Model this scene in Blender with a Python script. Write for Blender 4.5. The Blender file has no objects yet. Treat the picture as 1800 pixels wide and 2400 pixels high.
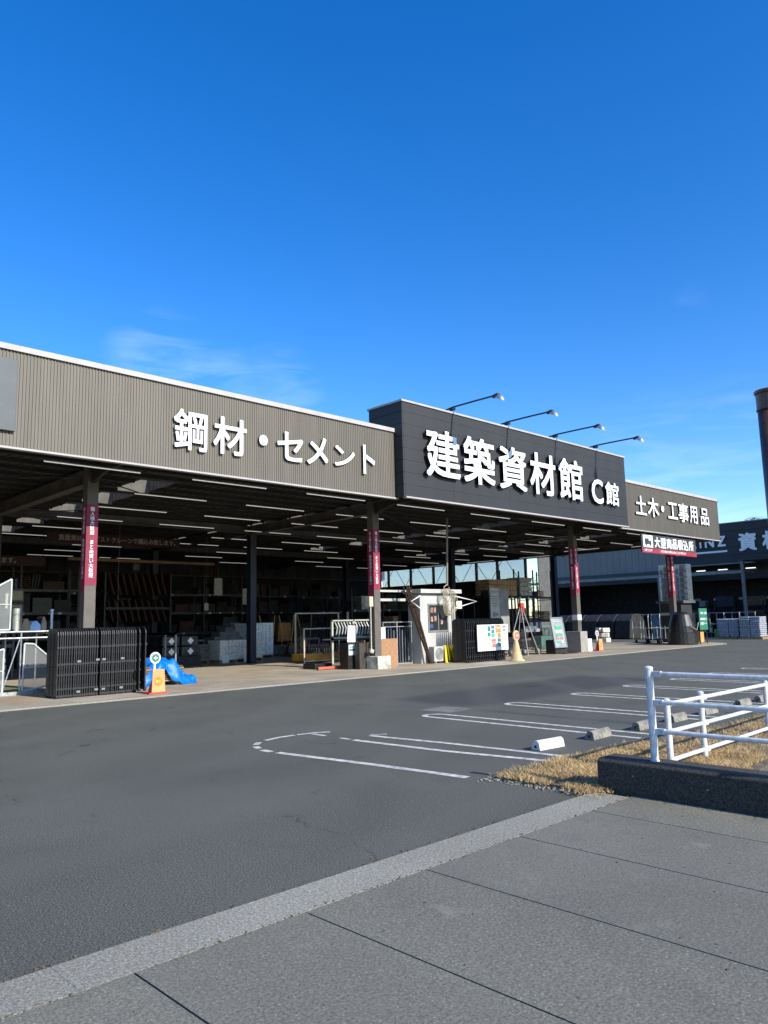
import bpy, math, random
from mathutils import Vector, Matrix
random.seed(7)
SC = bpy.context.scene
COL = SC.collection
R = math.radians

# ------------------------------------------------------------------ camera
H = 1.70
yaw, pit, roll = R(44.0047), R(8.1067), R(-1.3405)
f = Vector((math.sin(yaw)*math.cos(pit), math.cos(yaw)*math.cos(pit), math.sin(pit)))
r0 = Vector((math.cos(yaw), -math.sin(yaw), 0)); u0 = r0.cross(f)
cr, sr = math.cos(roll), math.sin(roll)
rr = r0*cr + u0*sr; uu = u0*cr - r0*sr
cam = bpy.data.cameras.new('camera'); cam_o = bpy.data.objects.new('camera', cam); COL.objects.link(cam_o)
cam.sensor_fit = 'HORIZONTAL'; cam.sensor_width = 36; cam.lens = 36*1782.07/1800
cam.clip_start = .05; cam.clip_end = 3000
cam_o.matrix_world = Matrix(((rr.x, uu.x, -f.x, 0), (rr.y, uu.y, -f.y, 0), (rr.z, uu.z, -f.z, H), (0, 0, 0, 1)))
SC.camera = cam_o

# ------------------------------------------------------------------ sky, sun, exposure
TO_SUN = Vector((.10, -1.0, .58)).normalized()
elev = math.asin(TO_SUN.z); az = math.atan2(TO_SUN.x, TO_SUN.y)
W = bpy.data.worlds.new('World'); SC.world = W; W.use_nodes = True
nt = W.node_tree; nt.nodes.clear()
N = nt.nodes.new; Lk = nt.links.new
sky = N('ShaderNodeTexSky'); sky.sky_type = 'NISHITA'; sky.sun_disc = False
sky.sun_elevation = elev; sky.sun_rotation = az; sky.air_density = 1.0; sky.dust_density = .25; sky.ozone_density = 3.5; sky.altitude = 0
hs = N('ShaderNodeHueSaturation'); hs.inputs['Hue'].default_value = .511; hs.inputs['Saturation'].default_value = 1.355; hs.inputs['Value'].default_value = 1.27
tc = N('ShaderNodeTexCoord'); mp = N('ShaderNodeMapping'); mp.inputs['Scale'].default_value = (5, 5, 26.0); mp.inputs['Rotation'].default_value = (.10, .22, .0)
nz = N('ShaderNodeTexNoise'); nz.inputs['Scale'].default_value = 1.7; nz.inputs['Detail'].default_value = 7; nz.inputs['Distortion'].default_value = .6
mr = N('ShaderNodeMapRange'); mr.inputs['From Min'].default_value = .40; mr.inputs['From Max'].default_value = .72; mr.inputs['To Max'].default_value = .17
nrm = N('ShaderNodeVectorMath'); nrm.operation = 'NORMALIZE'
mask = None
for d, c0, c1, k in (((.433, .837, .310), .9965, .9998, 1.0), ((.50, .81, .285), .9972, .9998, .9), ((.56, .774, .293), .9975, .9998, .6), ((.891, .422, .166), .9930, .9995, .55), ((.925, .338, .172), .9930, .9995, .6), ((.858, .358, .367)  , .9997, 1.0, .12)):
    dv = Vector(d).normalized(); dt = N('ShaderNodeVectorMath'); dt.operation = 'DOT_PRODUCT'; dt.inputs[1].default_value = dv; Lk(nrm.outputs[0], dt.inputs[0])
    q = N('ShaderNodeMapRange'); q.interpolation_type = 'SMOOTHSTEP'; q.inputs['From Min'].default_value = c0; q.inputs['From Max'].default_value = c1; q.inputs['To Max'].default_value = k; Lk(dt.outputs['Value'], q.inputs[0])
    if mask is None: mask = q.outputs[0]
    else:
        ad = N('ShaderNodeMath'); ad.operation = 'MAXIMUM'; Lk(mask, ad.inputs[0]); Lk(q.outputs[0], ad.inputs[1]); mask = ad.outputs[0]
mu = N('ShaderNodeMath'); mu.operation = 'MULTIPLY'
mix = N('ShaderNodeMix'); mix.data_type = 'RGBA'; mix.inputs['B'].default_value = (7.5, 8.2, 9.5, 1)
bg = N('ShaderNodeBackground'); bg.inputs['Strength'].default_value = .125
out = N('ShaderNodeOutputWorld')
Lk(sky.outputs[0], hs.inputs['Color']); Lk(tc.outputs['Generated'], mp.inputs[0]); Lk(mp.outputs[0], nz.inputs['Vector'])
Lk(nz.outputs['Fac'], mr.inputs['Value']); Lk(tc.outputs['Generated'], nrm.inputs[0])
Lk(mr.outputs[0], mu.inputs[0]); Lk(mask, mu.inputs[1]); Lk(mu.outputs[0], mix.inputs['Factor'])
Lk(hs.outputs[0], mix.inputs['A']); Lk(mix.outputs['Result'], bg.inputs['Color']); Lk(bg.outputs[0], out.inputs[0])
sun = bpy.data.lights.new('sun', 'SUN'); sun.energy = 4.2; sun.angle = R(.53); sun.color = (1, .94, .83)
sun_o = bpy.data.objects.new('sun', sun); COL.objects.link(sun_o); sun_o.rotation_euler = (-TO_SUN).to_track_quat('-Z', 'Y').to_euler(); sun_o.location = (20, -20, 30)
SC.view_settings.view_transform = 'Standard'; SC.view_settings.look = 'None'; SC.view_settings.exposure = .66; SC.view_settings.gamma = 1

# ------------------------------------------------------------------ materials
MATS = {}
def mat(name, col, rough=.6, metal=0.0, var=.12, scale=3.0, bump=0.0, bscale=60.0, spec=.5, dirt=None, stretch=(1, 1, 1)):
    if name in MATS: return MATS[name]
    m = bpy.data.materials.new(name); m.use_nodes = True; MATS[name] = m
    t = m.node_tree; b = t.nodes['Principled BSDF']; n = t.nodes.new; l = t.links.new
    b.inputs['Roughness'].default_value = rough; b.inputs['Metallic'].default_value = metal; b.inputs['Specular IOR Level'].default_value = spec
    co = n('ShaderNodeTexCoord'); ma = n('ShaderNodeMapping'); ma.inputs['Scale'].default_value = stretch; l(co.outputs['Object'], ma.inputs[0])
    z = n('ShaderNodeTexNoise'); z.inputs['Scale'].default_value = scale; z.inputs['Detail'].default_value = 6; l(ma.outputs[0], z.inputs['Vector'])
    cr_ = n('ShaderNodeValToRGB'); e = cr_.color_ramp.elements
    c2 = dirt or tuple(c*(1-var*2) for c in col[:3])
    e[0].position = .32; e[0].color = (*c2[:3], 1); e[1].position = .62; e[1].color = (*[min(1, c*(1+var*.5)) for c in col[:3]], 1)
    l(z.outputs['Fac'], cr_.inputs[0]); l(cr_.outputs[0], b.inputs['Base Color'])
    if bump:
        z2 = n('ShaderNodeTexNoise'); z2.inputs['Scale'].default_value = bscale; z2.inputs['Detail'].default_value = 4; l(co.outputs['Object'], z2.inputs['Vector'])
        bp = n('ShaderNodeBump'); bp.inputs['Strength'].default_value = bump; bp.inputs['Distance'].default_value = .01; l(z2.outputs['Fac'], bp.inputs['Height']); l(bp.outputs[0], b.inputs['Normal'])
    return m
def speckle(name, base, dark, light, fine=260, rough=.9, bump=.6, patch=None, wear=.25, extra=None, stain=None):
    """coarse aggregate surface: fine grain + wide tone changes"""
    m = bpy.data.materials.new(name); m.use_nodes = True; MATS[name] = m
    t = m.node_tree; b = t.nodes['Principled BSDF']; n = t.nodes.new; l = t.links.new
    b.inputs['Roughness'].default_value = rough; b.inputs['Specular IOR Level'].default_value = .3
    co = n('ShaderNodeTexCoord')
    z = n('ShaderNodeTexNoise'); z.inputs['Scale'].default_value = fine*.36; z.inputs['Detail'].default_value = 9; z.inputs['Roughness'].default_value = .80; l(co.outputs['Object'], z.inputs['Vector'])
    r_ = n('ShaderNodeValToRGB'); e = r_.color_ramp.elements
    e[0].position = .40; e[0].color = (*dark, 1); e[1].position = .62; e[1].color = (*light, 1)
    k = r_.color_ramp.elements.new(.5); k.color = (*base, 1); l(z.outputs['Fac'], r_.inputs[0])
    w = n('ShaderNodeTexNoise'); w.inputs['Scale'].default_value = .45; w.inputs['Detail'].default_value = 6; w.inputs['Distortion'].default_value = .8; l(co.outputs['Object'], w.inputs['Vector'])
    wr = n('ShaderNodeMapRange'); wr.inputs['From Min'].default_value = .3; wr.inputs['From Max'].default_value = .7; wr.inputs['To Min'].default_value = 1-wear; wr.inputs['To Max'].default_value = 1+wear*.6
    l(w.outputs['Fac'], wr.inputs[0])
    mm = n('ShaderNodeMix'); mm.data_type = 'RGBA'; mm.blend_type = 'MULTIPLY'; mm.inputs['Factor'].default_value = 1; l(r_.outputs[0], mm.inputs['A']); l(wr.outputs[0], mm.inputs['B'])
    last = mm.outputs['Result']
    v = n('ShaderNodeTexVoronoi'); v.inputs['Scale'].default_value = fine*.30; l(co.outputs['Object'], v.inputs['Vector'])
    vr = n('ShaderNodeMapRange'); vr.inputs['From Min'].default_value = .0; vr.inputs['From Max'].default_value = .28; vr.inputs['To Min'].default_value = 1.0; vr.inputs['To Max'].default_value = 0; l(v.outputs['Distance'], vr.inputs[0])
    wn = n('ShaderNodeTexWhiteNoise'); l(v.outputs['Position'], wn.inputs['Vector'])
    th = n('ShaderNodeMath'); th.operation = 'GREATER_THAN'; th.inputs[1].default_value = .82; l(wn.outputs['Value'], th.inputs[0])
    mg = n('ShaderNodeMath'); mg.operation = 'MULTIPLY'; l(vr.outputs[0], mg.inputs[0]); l(th.outputs[0], mg.inputs[1])
    ms = n('ShaderNodeMix'); ms.data_type = 'RGBA'; ms.inputs['B'].default_value = (*[min(.6, c*1.9) for c in light], 1); l(mg.outputs[0], ms.inputs['Factor']); l(last, ms.inputs['A']); last = ms.outputs['Result']
    if extra: last = extra(n, l, co, last)
    l(last, b.inputs['Base Color'])
    bp = n('ShaderNodeBump'); bp.inputs['Strength'].default_value = bump; bp.inputs['Distance'].default_value = .002; l(z.outputs['Fac'], bp.inputs['Height']); l(bp.outputs[0], b.inputs['Normal'])
    return m
def rect_mask(n, l, co, x0, x1, y0, y1, soft, wob=.15, ws=1.5):
    s = n('ShaderNodeSeparateXYZ')
    nn = n('ShaderNodeTexNoise'); nn.inputs['Scale'].default_value = ws; nn.inputs['Detail'].default_value = 4; l(co.outputs['Object'], nn.inputs['Vector'])
    va = n('ShaderNodeVectorMath'); va.operation = 'MULTIPLY_ADD'; va.inputs[1].default_value = (wob*2,)*3; l(nn.outputs['Color'], va.inputs[0]); l(co.outputs['Object'], va.inputs[2])
    l(va.outputs[0], s.inputs[0]); outs = []
    for ax, a, c in (('X', x0+wob, x1+wob), ('Y', y0+wob, y1+wob)):
        for e0, sg in ((a, 1), (c, -1)):
            q = n('ShaderNodeMapRange'); q.interpolation_type = 'SMOOTHSTEP'; q.inputs['From Min'].default_value = e0-soft*sg; q.inputs['From Max'].default_value = e0+soft*sg; l(s.outputs[ax], q.inputs[0]); outs.append(q.outputs[0])
    o = outs[0]
    for k in outs[1:]:
        m_ = n('ShaderNodeMath'); m_.operation = 'MULTIPLY'; l(o, m_.inputs[0]); l(k, m_.inputs[1]); o = m_.outputs[0]
    return o
def over(n, l, last, mask, col, amt):
    k = n('ShaderNodeMath'); k.operation = 'MULTIPLY'; k.inputs[1].default_value = amt; l(mask, k.inputs[0])
    x = n('ShaderNodeMix'); x.data_type = 'RGBA'; x.inputs['B'].default_value = (*col, 1); l(k.outputs[0], x.inputs['Factor']); l(last, x.inputs['A']); return x.outputs['Result']
def asphalt_extra(n, l, co, last):
    last = over(n, l, last, rect_mask(n, l, co, 11.7, 19.4, 9.7, 12.2, .35, .25, .8), (.046, .046, .049), .75)
    last = over(n, l, last, rect_mask(n, l, co, 11.22, 11.5, 5.6, 9.3, .1, .1), (.06, .06, .065), .7)
    last = over(n, l, last, rect_mask(n, l, co, 10.75, 11.45, 9.55, 10.25, .08, .1), (.26, .26, .26), .6)
    ck = n('ShaderNodeTexVoronoi'); ck.feature = 'DISTANCE_TO_EDGE'; ck.inputs['Scale'].default_value = .21; wp = n('ShaderNodeTexNoise'); wp.inputs['Scale'].default_value = 1.3; wp.inputs['Detail'].default_value = 6; l(co.outputs['Object'], wp.inputs['Vector'])
    vm = n('ShaderNodeVectorMath'); vm.operation = 'MULTIPLY_ADD'; vm.inputs[1].default_value = (1.6, 1.6, 0); l(wp.outputs['Color'], vm.inputs[0]); l(co.outputs['Object'], vm.inputs[2]); l(vm.outputs[0], ck.inputs['Vector'])
    cm = n('ShaderNodeMapRange'); cm.inputs['From Min'].default_value = .0035; cm.inputs['From Max'].default_value = .001; l(ck.outputs['Distance'], cm.inputs[0])
    pm = n('ShaderNodeMapRange'); pm.inputs['From Min'].default_value = .52; pm.inputs['From Max'].default_value = .58; l(wp.outputs['Fac'], pm.inputs[0]); cx = n('ShaderNodeMath'); cx.operation = 'MULTIPLY'; l(cm.outputs[0], cx.inputs[0]); l(pm.outputs[0], cx.inputs[1])
    last = over(n, l, last, cx.outputs[0], (.02, .02, .02), .8)
    oil = n('ShaderNodeTexNoise'); oil.inputs['Scale'].default_value = .9; oil.inputs['Detail'].default_value = 7; oil.inputs['Roughness'].default_value = .65; l(co.outputs['Object'], oil.inputs['Vector'])
    om = n('ShaderNodeMapRange'); om.inputs['From Min'].default_value = .60; om.inputs['From Max'].default_value = .72; l(oil.outputs['Fac'], om.inputs[0])
    last = over(n, l, last, om.outputs[0], (.06, .06, .054), .35)
    # curved tyre tracks and long faint worn lanes
    wv = n('ShaderNodeTexWave'); wv.wave_type = 'RINGS'; wv.rings_direction = 'Z'; wv.inputs['Scale'].default_value = .16; wv.inputs['Distortion'].default_value = 2.2; wv.inputs['Detail'].default_value = 3
    mp_ = n('ShaderNodeMapping'); mp_.inputs['Location'].default_value = (2, -30, 0); l(co.outputs['Object'], mp_.inputs[0]); l(mp_.outputs[0], wv.inputs['Vector'])
    q = n('ShaderNodeMapRange'); q.inputs['From Min'].default_value = .62; q.inputs['From Max'].default_value = 1; l(wv.outputs['Fac'], q.inputs[0])
    return over(n, l, last, q.outputs[0], (.13, .127, .11), .26)
M_ASPH = speckle('asphalt', (.092, .0935, .076), (.022, .023, .018), (.225, .228, .190), 220, .88, .2, extra=asphalt_extra, wear=.14)
def walk_extra(n, l, co, last):
    s_ = n('ShaderNodeSeparateXYZ'); l(co.outputs['Object'], s_.inputs[0])
    a = n('ShaderNodeMath'); a.operation = 'MULTIPLY_ADD'; a.inputs[1].default_value = 1/1.053; a.inputs[2].default_value = .37; l(s_.outputs['X'], a.inputs[0])
    fl = n('ShaderNodeMath'); fl.operation = 'FLOOR'; l(a.outputs[0], fl.inputs[0]); wn_ = n('ShaderNodeTexWhiteNoise'); wn_.noise_dimensions = '1D'; l(fl.outputs[0], wn_.inputs['W'])
    q = n('ShaderNodeMath'); q.operation = 'MULTIPLY'; q.inputs[1].default_value = .22; l(wn_.outputs['Value'], q.inputs[0])
    last = over(n, l, last, q.outputs[0], (.12, .115, .10), 1.0)
    st = n('ShaderNodeTexNoise'); st.inputs['Scale'].default_value = 2.6; st.inputs['Detail'].default_value = 8; st.inputs['Roughness'].default_value = .7; l(co.outputs['Object'], st.inputs['Vector'])
    m1 = n('ShaderNodeMapRange'); m1.inputs['From Min'].default_value = .56; m1.inputs['From Max'].default_value = .74; l(st.outputs['Fac'], m1.inputs[0])
    last = over(n, l, last, m1.outputs[0], (.10, .097, .085), .45)
    m2 = n('ShaderNodeMapRange'); m2.inputs['From Min'].default_value = .42; m2.inputs['From Max'].default_value = .30; l(st.outputs['Fac'], m2.inputs[0])
    return over(n, l, last, m2.outputs[0], (.34, .32, .26), .3)
M_WALK = speckle('sidewalk_concrete', (.182, .173, .134), (.105, .10, .078), (.285, .272, .215), 170, .92, .22, extra=walk_extra, wear=.2)
M_KERB = speckle('kerb_concrete', (.262, .25, .20), (.135, .128, .10), (.45, .43, .35), 170, .92, .25, wear=.14)
M_JOINT = mat('joint_dirt', (.03, .03, .028), .95)
def floor_extra(n, l, co, last):
    nn = n('ShaderNodeTexNoise'); nn.inputs['Scale'].default_value = .55; nn.inputs['Detail'].default_value = 8; l(co.outputs['Object'], nn.inputs['Vector'])
    q = n('ShaderNodeMapRange'); q.inputs['From Min'].default_value = .52; q.inputs['From Max'].default_value = .72; l(nn.outputs['Fac'], q.inputs[0])
    last = over(n, l, last, q.outputs[0], (.50, .28, .13), .5)
    b_ = n('ShaderNodeTexBrick'); b_.inputs['Scale'].default_value = .25; b_.inputs['Mortar Size'].default_value = .003; b_.offset = 0; b_.inputs['Brick Width'].default_value = 1; b_.inputs['Row Height'].default_value = 1
    l(co.outputs['Object'], b_.inputs['Vector'])
    return over(n, l, last, b_.outputs['Fac'], (.08, .07, .06), .7)
M_FLOOR = speckle('shop_floor_concrete', (.40, .35, .265), (.31, .27, .20), (.47, .41, .32), 40, .7, .25, extra=floor_extra, wear=.3)
M_PAINT = mat('road_paint', (.66, .63, .54), .8, var=.10, scale=9, dirt=(.30, .30, .30), bump=.3, bscale=90)
M_FASC = mat('tan_cladding', (.140, .126, .100), .62, 0, .07, 2.0, stretch=(1.5, 1, .18))
M_RIM = mat('pale_trim', (.42, .39, .37), .6, var=.06)
M_DARK = mat('charcoal_cladding', (.022, .0225, .024), .62, .0, .08, 1.2, stretch=(1.5, 1, .25))
M_SIGNW = mat('white_letter_face', (.82, .82, .82), .5, var=.02)
M_RETURN = mat('dark_letter_return', (.02, .02, .022), .5)
M_COLM = mat('taupe_column_paint', (.115, .10, .085), .6, var=.10, scale=4)
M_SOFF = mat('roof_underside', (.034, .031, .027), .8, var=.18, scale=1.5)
M_BEAM = mat('brown_steel', (.10, .09, .08), .6, var=.2)
M_RED = mat('magenta_banner', (.25, .022, .055), .7, var=.12, scale=3)
M_BLK = mat('black_plastic', (.016, .016, .017), .45, var=.3, scale=8)
M_BLK2 = mat('black_rubber', (.022, .022, .023), .7, var=.3)
M_GALV = mat('galvanised_steel', (.46, .48, .49), .42, .7, var=.2, scale=14)
M_WHT = mat('white_paint', (.78, .79, .80), .45, var=.06)
M_FENCE = mat('white_fence_paint', (.66, .685, .71), .42, var=.10, scale=16, dirt=(.50, .50, .47), bump=.15, bscale=120)
M_STEEL = mat('dark_steel', (.04, .043, .046), .5, .4, var=.3)
M_NAVY = mat('navy_steel', (.012, .016, .034), .5, var=.2)
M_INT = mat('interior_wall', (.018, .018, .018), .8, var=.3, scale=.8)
M_WOOD = mat('plywood', (.36, .19, .095), .7, var=.16, scale=7, stretch=(1, 1, 4))
M_TIMB = mat('timber', (.33, .22, .12), .75, var=.3, scale=6, stretch=(5, 1, 1))
M_RUST = mat('rusty_rebar', (.045, .022, .013), .85, var=.4, scale=20)
M_BLUE = mat('blue_tarpaulin', (.0, .16, .62), .45, var=.15, scale=6, bump=.6, bscale=12)
M_ORG = mat('orange_plate', (.62, .33, .12), .55, var=.05)
M_REDP = mat('red_plastic', (.62, .035, .03), .45, var=.1)
M_YEL = mat('yellow_plastic', (.78, .60, .03), .45, var=.08)
M_CONE = mat('cream_cone', (.56, .42, .22), .55, var=.12)
M_BEIGE = mat('beige_paint', (.50, .46, .37), .55, var=.12)
M_KIO = mat('kiosk_panel', (.46, .455, .425), .5, var=.05, scale=2)
M_GREY = mat('grey_panel', (.20, .20, .195), .7, var=.1)
M_GREYL = mat('light_grey_panel', (.40, .40, .39), .7, var=.08)
M_GLASSD = mat('dark_window_glass', (.03, .035, .035), .12, var=.1)
M_GREEN = mat('green_sign', (.03, .19, .11), .5, var=.08)
M_GREENL = mat('bright_green', (.06, .40, .20), .5, var=.08)
M_OLIVE = mat('green_turf_mat', (.06, .11, .04), .9, var=.3, scale=30)
M_BLKST = mat('block_stack', (.78, .77, .70), .85, var=.18, scale=12)
M_WRAP = mat('silver_wrapping', (.84, .86, .88), .35, .0, var=.14, scale=12, bump=.8, bscale=15)
M_BAG = mat('pale_bag', (.36, .38, .43), .6, var=.2, scale=10, bump=.6, bscale=14)
M_BROWN = mat('brown_stack', (.16, .10, .06), .8, var=.35, scale=8)
M_BRPOLE = mat('brown_pole_paint', (.085, .040, .028), .42, var=.12)
M_DENIM = mat('teal_box', (.10, .28, .36), .6)
M_PURP = mat('red_brown_boards', (.05, .012, .009), .7, var=.3)
M_TEAL = mat('teal_poster_patch', (.05, .20, .25), .6)
M_ORAN2 = mat('orange_poster_patch', (.80, .22, .05), .6)
M_PINK = mat('pink_poster_patch', (.72, .16, .16), .6)
M_ROPE = mat('pale_hose', (.42, .38, .28), .7, var=.2, scale=20)
M_WOODST = mat('weathered_wheel_stop', (.26, .245, .205), .9, var=.28, scale=14, bump=.8, bscale=50)
M_NSTOP = mat('white_wheel_stop', (.66, .66, .64), .75, var=.12, scale=14, bump=.4, bscale=60)
M_BLUEW = mat('far_blue_cladding', (.022, .024, .030), .6, var=.08, scale=.6)
M_GRYW = mat('far_grey_cladding', (.20, .19, .17), .65, var=.05, scale=.6)
M_DIRT = mat('soil', (.16, .12, .075), .95, var=.3, scale=12)

def wall_block_mat():
    m = bpy.data.materials.new('mossy_black_concrete'); m.use_nodes = True
    t = m.node_tree; b = t.nodes['Principled BSDF']; n = t.nodes.new; l = t.links.new; b.inputs['Roughness'].default_value = .95
    co = n('ShaderNodeTexCoord'); z = n('ShaderNodeTexNoise'); z.inputs['Scale'].default_value = 60; z.inputs['Detail'].default_value = 9; z.inputs['Roughness'].default_value = .85; l(co.outputs['Object'], z.inputs['Vector'])
    r_ = n('ShaderNodeValToRGB'); e = r_.color_ramp.elements; e[0].position = .44; e[0].color = (.018, .017, .014, 1); e[1].position = .72; e[1].color = (.16, .15, .125, 1); l(z.outputs['Fac'], r_.inputs[0])
    l(r_.outputs[0], b.inputs['Base Color'])
    bp = n('ShaderNodeBump'); bp.inputs['Strength'].default_value = .8; bp.inputs['Distance'].default_value = .01; l(z.outputs['Fac'], bp.inputs['Height']); l(bp.outputs[0], b.inputs['Normal'])
    return m
M_MOSS = wall_block_mat()
def grass_mat():
    m = bpy.data.materials.new('dry_grass_blades'); m.use_nodes = True
    t = m.node_tree; b = t.nodes['Principled BSDF']; n = t.nodes.new; l = t.links.new; b.inputs['Roughness'].default_value = .8
    at = n('ShaderNodeAttribute'); at.attribute_name = 'tone'
    r_ = n('ShaderNodeValToRGB'); e = r_.color_ramp.elements; e[0].color = (.30, .185, .075, 1); e[1].color = (.74, .56, .29, 1); l(at.outputs['Fac'], r_.inputs[0]); l(r_.outputs[0], b.inputs['Base Color'])
    tr = n('ShaderNodeBsdfTranslucent'); l(r_.outputs[0], tr.inputs[0]); mx = n('ShaderNodeMixShader'); mx.inputs[0].default_value = .3
    l(b.outputs[0], mx.inputs[1]); l(tr.outputs[0], mx.inputs[2]); l(mx.outputs[0], t.nodes['Material Output'].inputs[0]); return m
M_GRASS = grass_mat()
def sheer(name, col, fac, translucent=True):
    m = bpy.data.materials.new(name); m.use_nodes = True
    t = m.node_tree; n = t.nodes.new; l = t.links.new; b = t.nodes['Principled BSDF']; b.inputs['Base Color'].default_value = (*col, 1); b.inputs['Roughness'].default_value = .5
    tp = n('ShaderNodeBsdfTransparent'); mx = n('ShaderNodeMixShader'); mx.inputs[0].default_value = fac; l(tp.outputs[0], mx.inputs[1])
    if translucent:
        tl = n('ShaderNodeBsdfTranslucent'); tl.inputs[0].default_value = (*col, 1); m2 = n('ShaderNodeMixShader'); m2.inputs[0].default_value = .5
        l(b.outputs[0], m2.inputs[1]); l(tl.outputs[0], m2.inputs[2]); l(m2.outputs[0], mx.inputs[2])
    else: l(b.outputs[0], mx.inputs[2])
    l(mx.outputs[0], t.nodes['Material Output'].inputs[0]); return m
M_MESH = sheer('fine_wire_mesh', (.62, .66, .66), .45)
M_POLY = sheer('translucent_wall_sheet', (.80, .86, .92), .45)
M_FILM = sheer('clear_plastic_film', (.45, .52, .56), .28)
M_PANE = sheer('skylight_pane', (.7, .8, .9), .25)
def emis(name, col, s):
    m = bpy.data.materials.new(name); m.use_nodes = True; b = m.node_tree.nodes['Principled BSDF']; b.inputs['Base Color'].default_value = (.8, .8, .8, 1)
    b.inputs['Emission Color'].default_value = (*col, 1); b.inputs['Emission Strength'].default_value = s; return m
M_TUBE = emis('lit_tube', (1, .97, .9), .26)
M_TUBEF = emis('lit_tube_far', (1, .97, .92), 1.2)

# ------------------------------------------------------------------ helpers
def tag(o, label=None, cat=None, group=None, kind=None):
    for k, v in (('label', label), ('category', cat), ('group', group), ('kind', kind)):
        if v: o[k] = v
    return o
def thing(name, label, cat, loc=(0, 0, 0), group=None):
    o = bpy.data.objects.new(name, None); o.empty_display_size = .3; COL.objects.link(o); o.location = loc
    return tag(o, label, cat, group)
def worg(o):
    v = Vector((0, 0, 0))
    while o: v += o.location; o = o.parent
    return v
class MB:
    def __init__(s): s.v = []; s.f = []; s.mi = []; s.cur = 0
    def add(s, vs, fs):
        k = len(s.v); s.v += [tuple(p) for p in vs]
        for q in fs: s.f.append([k+i for i in q]); s.mi.append(s.cur)
        return s
    def box(s, x0, x1, y0, y1, z0, z1):
        return s.add([(x, y, z) for z in (z0, z1) for y in (y0, y1) for x in (x0, x1)], [(0, 2, 3, 1), (4, 5, 7, 6), (0, 1, 5, 4), (2, 6, 7, 3), (0, 4, 6, 2), (1, 3, 7, 5)])
    def obox(s, c, sz, M=None, rz=0, rx=0, ry=0):
        if M is None: M = Matrix.Rotation(rz, 3, 'Z') @ Matrix.Rotation(ry, 3, 'Y') @ Matrix.Rotation(rx, 3, 'X')
        c = Vector(c); h = [q/2 for q in sz]
        return s.add([c + M @ Vector((x*h[0], y*h[1], z*h[2])) for z in (-1, 1) for y in (-1, 1) for x in (-1, 1)], [(0, 2, 3, 1), (4, 5, 7, 6), (0, 1, 5, 4), (2, 6, 7, 3), (0, 4, 6, 2), (1, 3, 7, 5)])
    def cyl(s, a, b, r, n=10, r2=None, cap=True):
        a, b = Vector(a), Vector(b); d = (b-a).normalized(); r2 = r if r2 is None else r2
        t = Vector((0, 0, 1)) if abs(d.z) < .9 else Vector((1, 0, 0)); p = d.cross(t).normalized(); q = d.cross(p)
        vs = []
        for c, rad in ((a, r), (b, r2)):
            vs += [c + p*math.cos(2*math.pi*i/n)*rad + q*math.sin(2*math.pi*i/n)*rad for i in range(n)]
        fs = [(i, (i+1) % n, n+(i+1) % n, n+i) for i in range(n)]
        if cap: fs += [tuple(range(n-1, -1, -1)), tuple(range(n, 2*n))]
        return s.add(vs, fs)
    def tube(s, pts, r, n=8):
        pts = [Vector(p) for p in pts]; k = len(pts); vs = []
        prev = None
        for i, p in enumerate(pts):
            d = (pts[min(i+1, k-1)] - pts[max(i-1, 0)]).normalized()
            if prev is None:
                t = Vector((0, 0, 1)) if abs(d.z) < .9 else Vector((1, 0, 0)); a = d.cross(t).normalized()
            else: a = (prev - d*prev.dot(d)).normalized()
            prev = a; b = d.cross(a)
            vs += [p + a*math.cos(2*math.pi*j/n)*r + b*math.sin(2*math.pi*j/n)*r for j in range(n)]
        fs = [(i*n+j, i*n+(j+1) % n, (i+1)*n+(j+1) % n, (i+1)*n+j) for i in range(k-1) for j in range(n)]
        fs += [tuple(range(n-1, -1, -1)), tuple(range((k-1)*n, k*n))]
        return s.add(vs, fs)
    def prism(s, poly, axis, a0, a1):
        """poly in the two other axes (order x,y,z without axis)"""
        def P(u, v, w): return {'X': (w, u, v), 'Y': (u, w, v), 'Z': (u, v, w)}[axis]
        n = len(poly); vs = [P(u, v, a0) for u, v in poly] + [P(u, v, a1) for u, v in poly]
        return s.add(vs, [(i, (i+1) % n, n+(i+1) % n, n+i) for i in range(n)] + [tuple(range(n-1, -1, -1)), tuple(range(n, 2*n))])
    def quad(s, a, b, c, d): return s.add([a, b, c, d], [(0, 1, 2, 3)])
    def lathe(s, c, prof, n=20):
        vs = []; k = len(prof)
        for rad, z in prof: vs += [(c[0]+rad*math.cos(2*math.pi*i/n), c[1]+rad*math.sin(2*math.pi*i/n), c[2]+z) for i in range(n)]
        fs = [(j*n+i, j*n+(i+1) % n, (j+1)*n+(i+1) % n, (j+1)*n+i) for j in range(k-1) for i in range(n)]
        fs += [tuple(range(n-1, -1, -1)), tuple(range((k-1)*n, k*n))]
        return s.add(vs, fs)
    def build(s, name, m, parent=None, bevel=0, smooth=False, seg=2):
        me = bpy.data.meshes.new(name)
        if parent: org = worg(parent); loc = Vector((0, 0, 0))
        else:
            xs = [p[0] for p in s.v]; ys = [p[1] for p in s.v]; zs = [p[2] for p in s.v]
            org = Vector(((min(xs)+max(xs))/2, (min(ys)+max(ys))/2, min(zs))); loc = org
        me.from_pydata([(p[0]-org.x, p[1]-org.y, p[2]-org.z) for p in s.v], [], s.f)
        for k in (m if isinstance(m, (list, tuple)) else [m]): me.materials.append(k)
        if any(s.mi): me.polygons.foreach_set('material_index', s.mi)
        if smooth: me.polygons.foreach_set('use_smooth', [True]*len(me.polygons))
        me.update()
        o = bpy.data.objects.new(name, me); COL.objects.link(o); o.location = loc
        if parent: o.parent = parent
        if bevel:
            b = o.modifiers.new('bevel', 'BEVEL'); b.width = bevel; b.segments = seg; b.limit_method = 'ANGLE'; b.angle_limit = R(40)
        return o
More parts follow.
